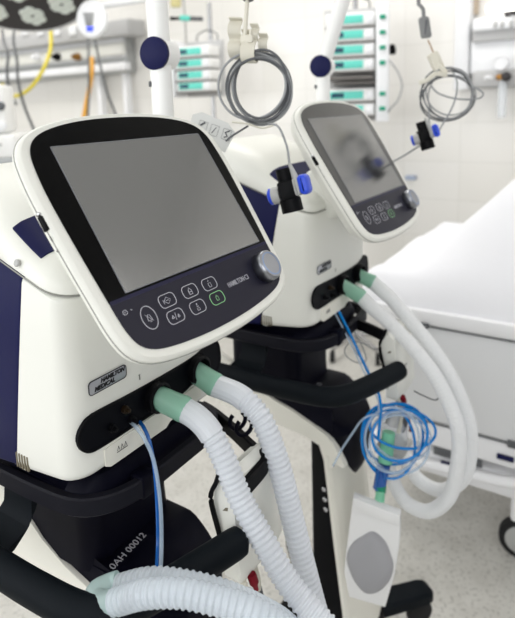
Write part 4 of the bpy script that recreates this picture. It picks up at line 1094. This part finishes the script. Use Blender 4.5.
def floor_mat():
    m = bpy.data.materials.new('floor_terrazzo'); m.use_nodes = True; nt = m.node_tree; b = nt.nodes['Principled BSDF']
    tc = nt.nodes.new('ShaderNodeTexCoord')
    n1 = nt.nodes.new('ShaderNodeTexNoise'); n1.inputs['Scale'].default_value = 80; n1.inputs['Detail'].default_value = 4
    n2 = nt.nodes.new('ShaderNodeTexNoise'); n2.inputs['Scale'].default_value = 14; n2.inputs['Detail'].default_value = 3
    nt.links.new(tc.outputs['Object'], n1.inputs['Vector']); nt.links.new(tc.outputs['Object'], n2.inputs['Vector'])
    r1 = nt.nodes.new('ShaderNodeValToRGB'); e = r1.color_ramp.elements
    e[0].position = .34; e[0].color = lin((184, 182, 176)) + (1,); e[1].position = .47; e[1].color = lin((212, 210, 204)) + (1,)
    mx = nt.nodes.new('ShaderNodeMix'); mx.data_type = 'RGBA'; mx.blend_type = 'MULTIPLY'; mx.inputs['Factor'].default_value = .35
    r2 = nt.nodes.new('ShaderNodeValToRGB'); r2.color_ramp.elements[0].position = .35; r2.color_ramp.elements[0].color = (.72, .71, .69, 1); r2.color_ramp.elements[1].position = .6
    nt.links.new(n1.outputs['Fac'], r1.inputs[0]); nt.links.new(n2.outputs['Fac'], r2.inputs[0])
    nt.links.new(r1.outputs[0], mx.inputs['A']); nt.links.new(r2.outputs[0], mx.inputs['B']); nt.links.new(mx.outputs['Result'], b.inputs['Base Color'])
    b.inputs['Roughness'].default_value = .35
    return m
def plaster(name, rgb):
    return mat(name, rgb, .8, bump=(25, .1))
X0, X1, Y0, Y1, ZC = -2.6, WALL_X, -3.2, 5.2, 3.0
def slab(name, x0, x1, y0, y1, z0, z1, m):
    g = G(ROOM); g.box(x0, x1, y0, y1, z0, z1)
    return struct(g.build(name, m, origin=ROOM @ Vector((0, 0, 0))))
ROT = ROOM.to_3x3().to_4x4()
def room_obj(name, boxes, m):
    me = bpy.data.meshes.new(name); g = G()
    for bx in boxes: g.box(*bx)
    me.from_pydata([tuple(v) for v in g.v], [], g.f)
    bm = bmesh.new(); bm.from_mesh(me); bmesh.ops.recalc_face_normals(bm, faces=bm.faces[:]); bm.to_mesh(me); bm.free()
    me.materials.append(m); o = bpy.data.objects.new(name, me); COL.objects.link(o); o.matrix_world = ROOM
    WM[o.name] = ROOM.copy()
    return struct(o)
room_obj('floor', [(X0 - .2, X1 + .2, Y0 - .2, Y1 + .2, -.1, 0)], floor_mat())
room_obj('wall_back', [(X1, X1 + .15, Y0, Y1, 0, ZC)], tile_mat())
room_obj('wall_left', [(X0, X1, Y1, Y1 + .15, 0, ZC)], plaster('plaster_white', (232, 231, 228)))
room_obj('ceiling', [(X0 - .2, X1 + .2, Y0 - .2, Y1 + .2, ZC, ZC + .1)], plaster('ceiling_white', (240, 240, 238)))
# window wall on the aisle side, behind the camera's left
WZ0, WZ1 = .9, 2.6
wins = ((-2.6, -.5), (.1, 2.3), (2.9, 4.7))
bx = [(X0 - .2, X0, Y0, Y1, 0, WZ0), (X0 - .2, X0, Y0, Y1, WZ1, ZC)]
ys = [Y0] + [v for w in wins for v in w] + [Y1]
for a, b_ in zip(ys[::2], ys[1::2]): bx.append((X0 - .2, X0, a, b_, WZ0, WZ1))
room_obj('wall_window', bx, plaster('plaster_white', (232, 231, 228)))
for i, (a, b_) in enumerate(wins):
    fr_ = [(X0 - .12, X0 - .07, a, a + .06, WZ0, WZ1), (X0 - .12, X0 - .07, b_ - .06, b_, WZ0, WZ1), (X0 - .12, X0 - .07, a, b_, WZ0, WZ0 + .06), (X0 - .12, X0 - .07, a, b_, WZ1 - .06, WZ1), (X0 - .11, X0 - .08, (a + b_) / 2 - .03, (a + b_) / 2 + .03, WZ0, WZ1)]
    room_obj('window_%d' % (i + 1), fr_, M_PANELW)

# ------------------------------------------------------------------ light
def area(name, loc, target, sx, sy, power, col=(1, 1, 1)):
    l = bpy.data.lights.new(name, 'AREA'); l.shape = 'RECTANGLE'; l.size = sx; l.size_y = sy; l.energy = power; l.color = col
    o = bpy.data.objects.new(name, l); COL.objects.link(o)
    o.location = ROOM @ Vector(loc)
    d = (ROOM @ Vector(target)) - o.location
    o.rotation_euler = d.to_track_quat('-Z', 'Y').to_euler()
    return o
for i, (a, b_) in enumerate(wins):
    yc = (a + b_) / 2
    area('daylight', (X0 - .05, yc, (WZ0 + WZ1) / 2), (X1, yc, (WZ0 + WZ1) / 2 - .3), b_ - a - .1, WZ1 - WZ0 - .1, 40, (.96, .98, 1))
# unseen ceiling panels, added to brighten the bed, wall and room
for i, (x, y) in enumerate(((-1.3, -1.4), (-1.3, 1.4), (.3, -1.9), (.9, .9), (.9, 3.4), (1.35, -2.5))):
    lt = thing('added_ceiling_light', ROOM @ Matrix.Translation((x, y, ZC)), 'added unseen ceiling light panel brightening the room', 'ceiling light', 'added ceiling lights')
    g = G(ROOM); g.box(x - .62, x + .62, y - .17, y + .17, ZC - .02, ZC - .001, .004); g.build('frame', M_PANELW, lt)
    area('added_ceiling_lamp', (x, y, ZC - .025), (x, y, 0), 1.15, .28, 26 if x > .5 else 8, (1, .98, .95))
w = bpy.data.worlds.new('world'); sc.world = w; w.use_nodes = True
w.node_tree.nodes['Background'].inputs[0].default_value = (.93, .96, 1, 1)
w.node_tree.nodes['Background'].inputs[1].default_value = .2

sc.view_settings.view_transform = 'Standard'
sc.view_settings.look = 'None'
sc.view_settings.exposure = -0.3
sc.view_settings.gamma = 1
sc.view_settings.use_curve_mapping = False
sc.cycles.use_denoising = True
sc.cycles.max_bounces = 8
sc.cycles.transparent_max_bounces = 12
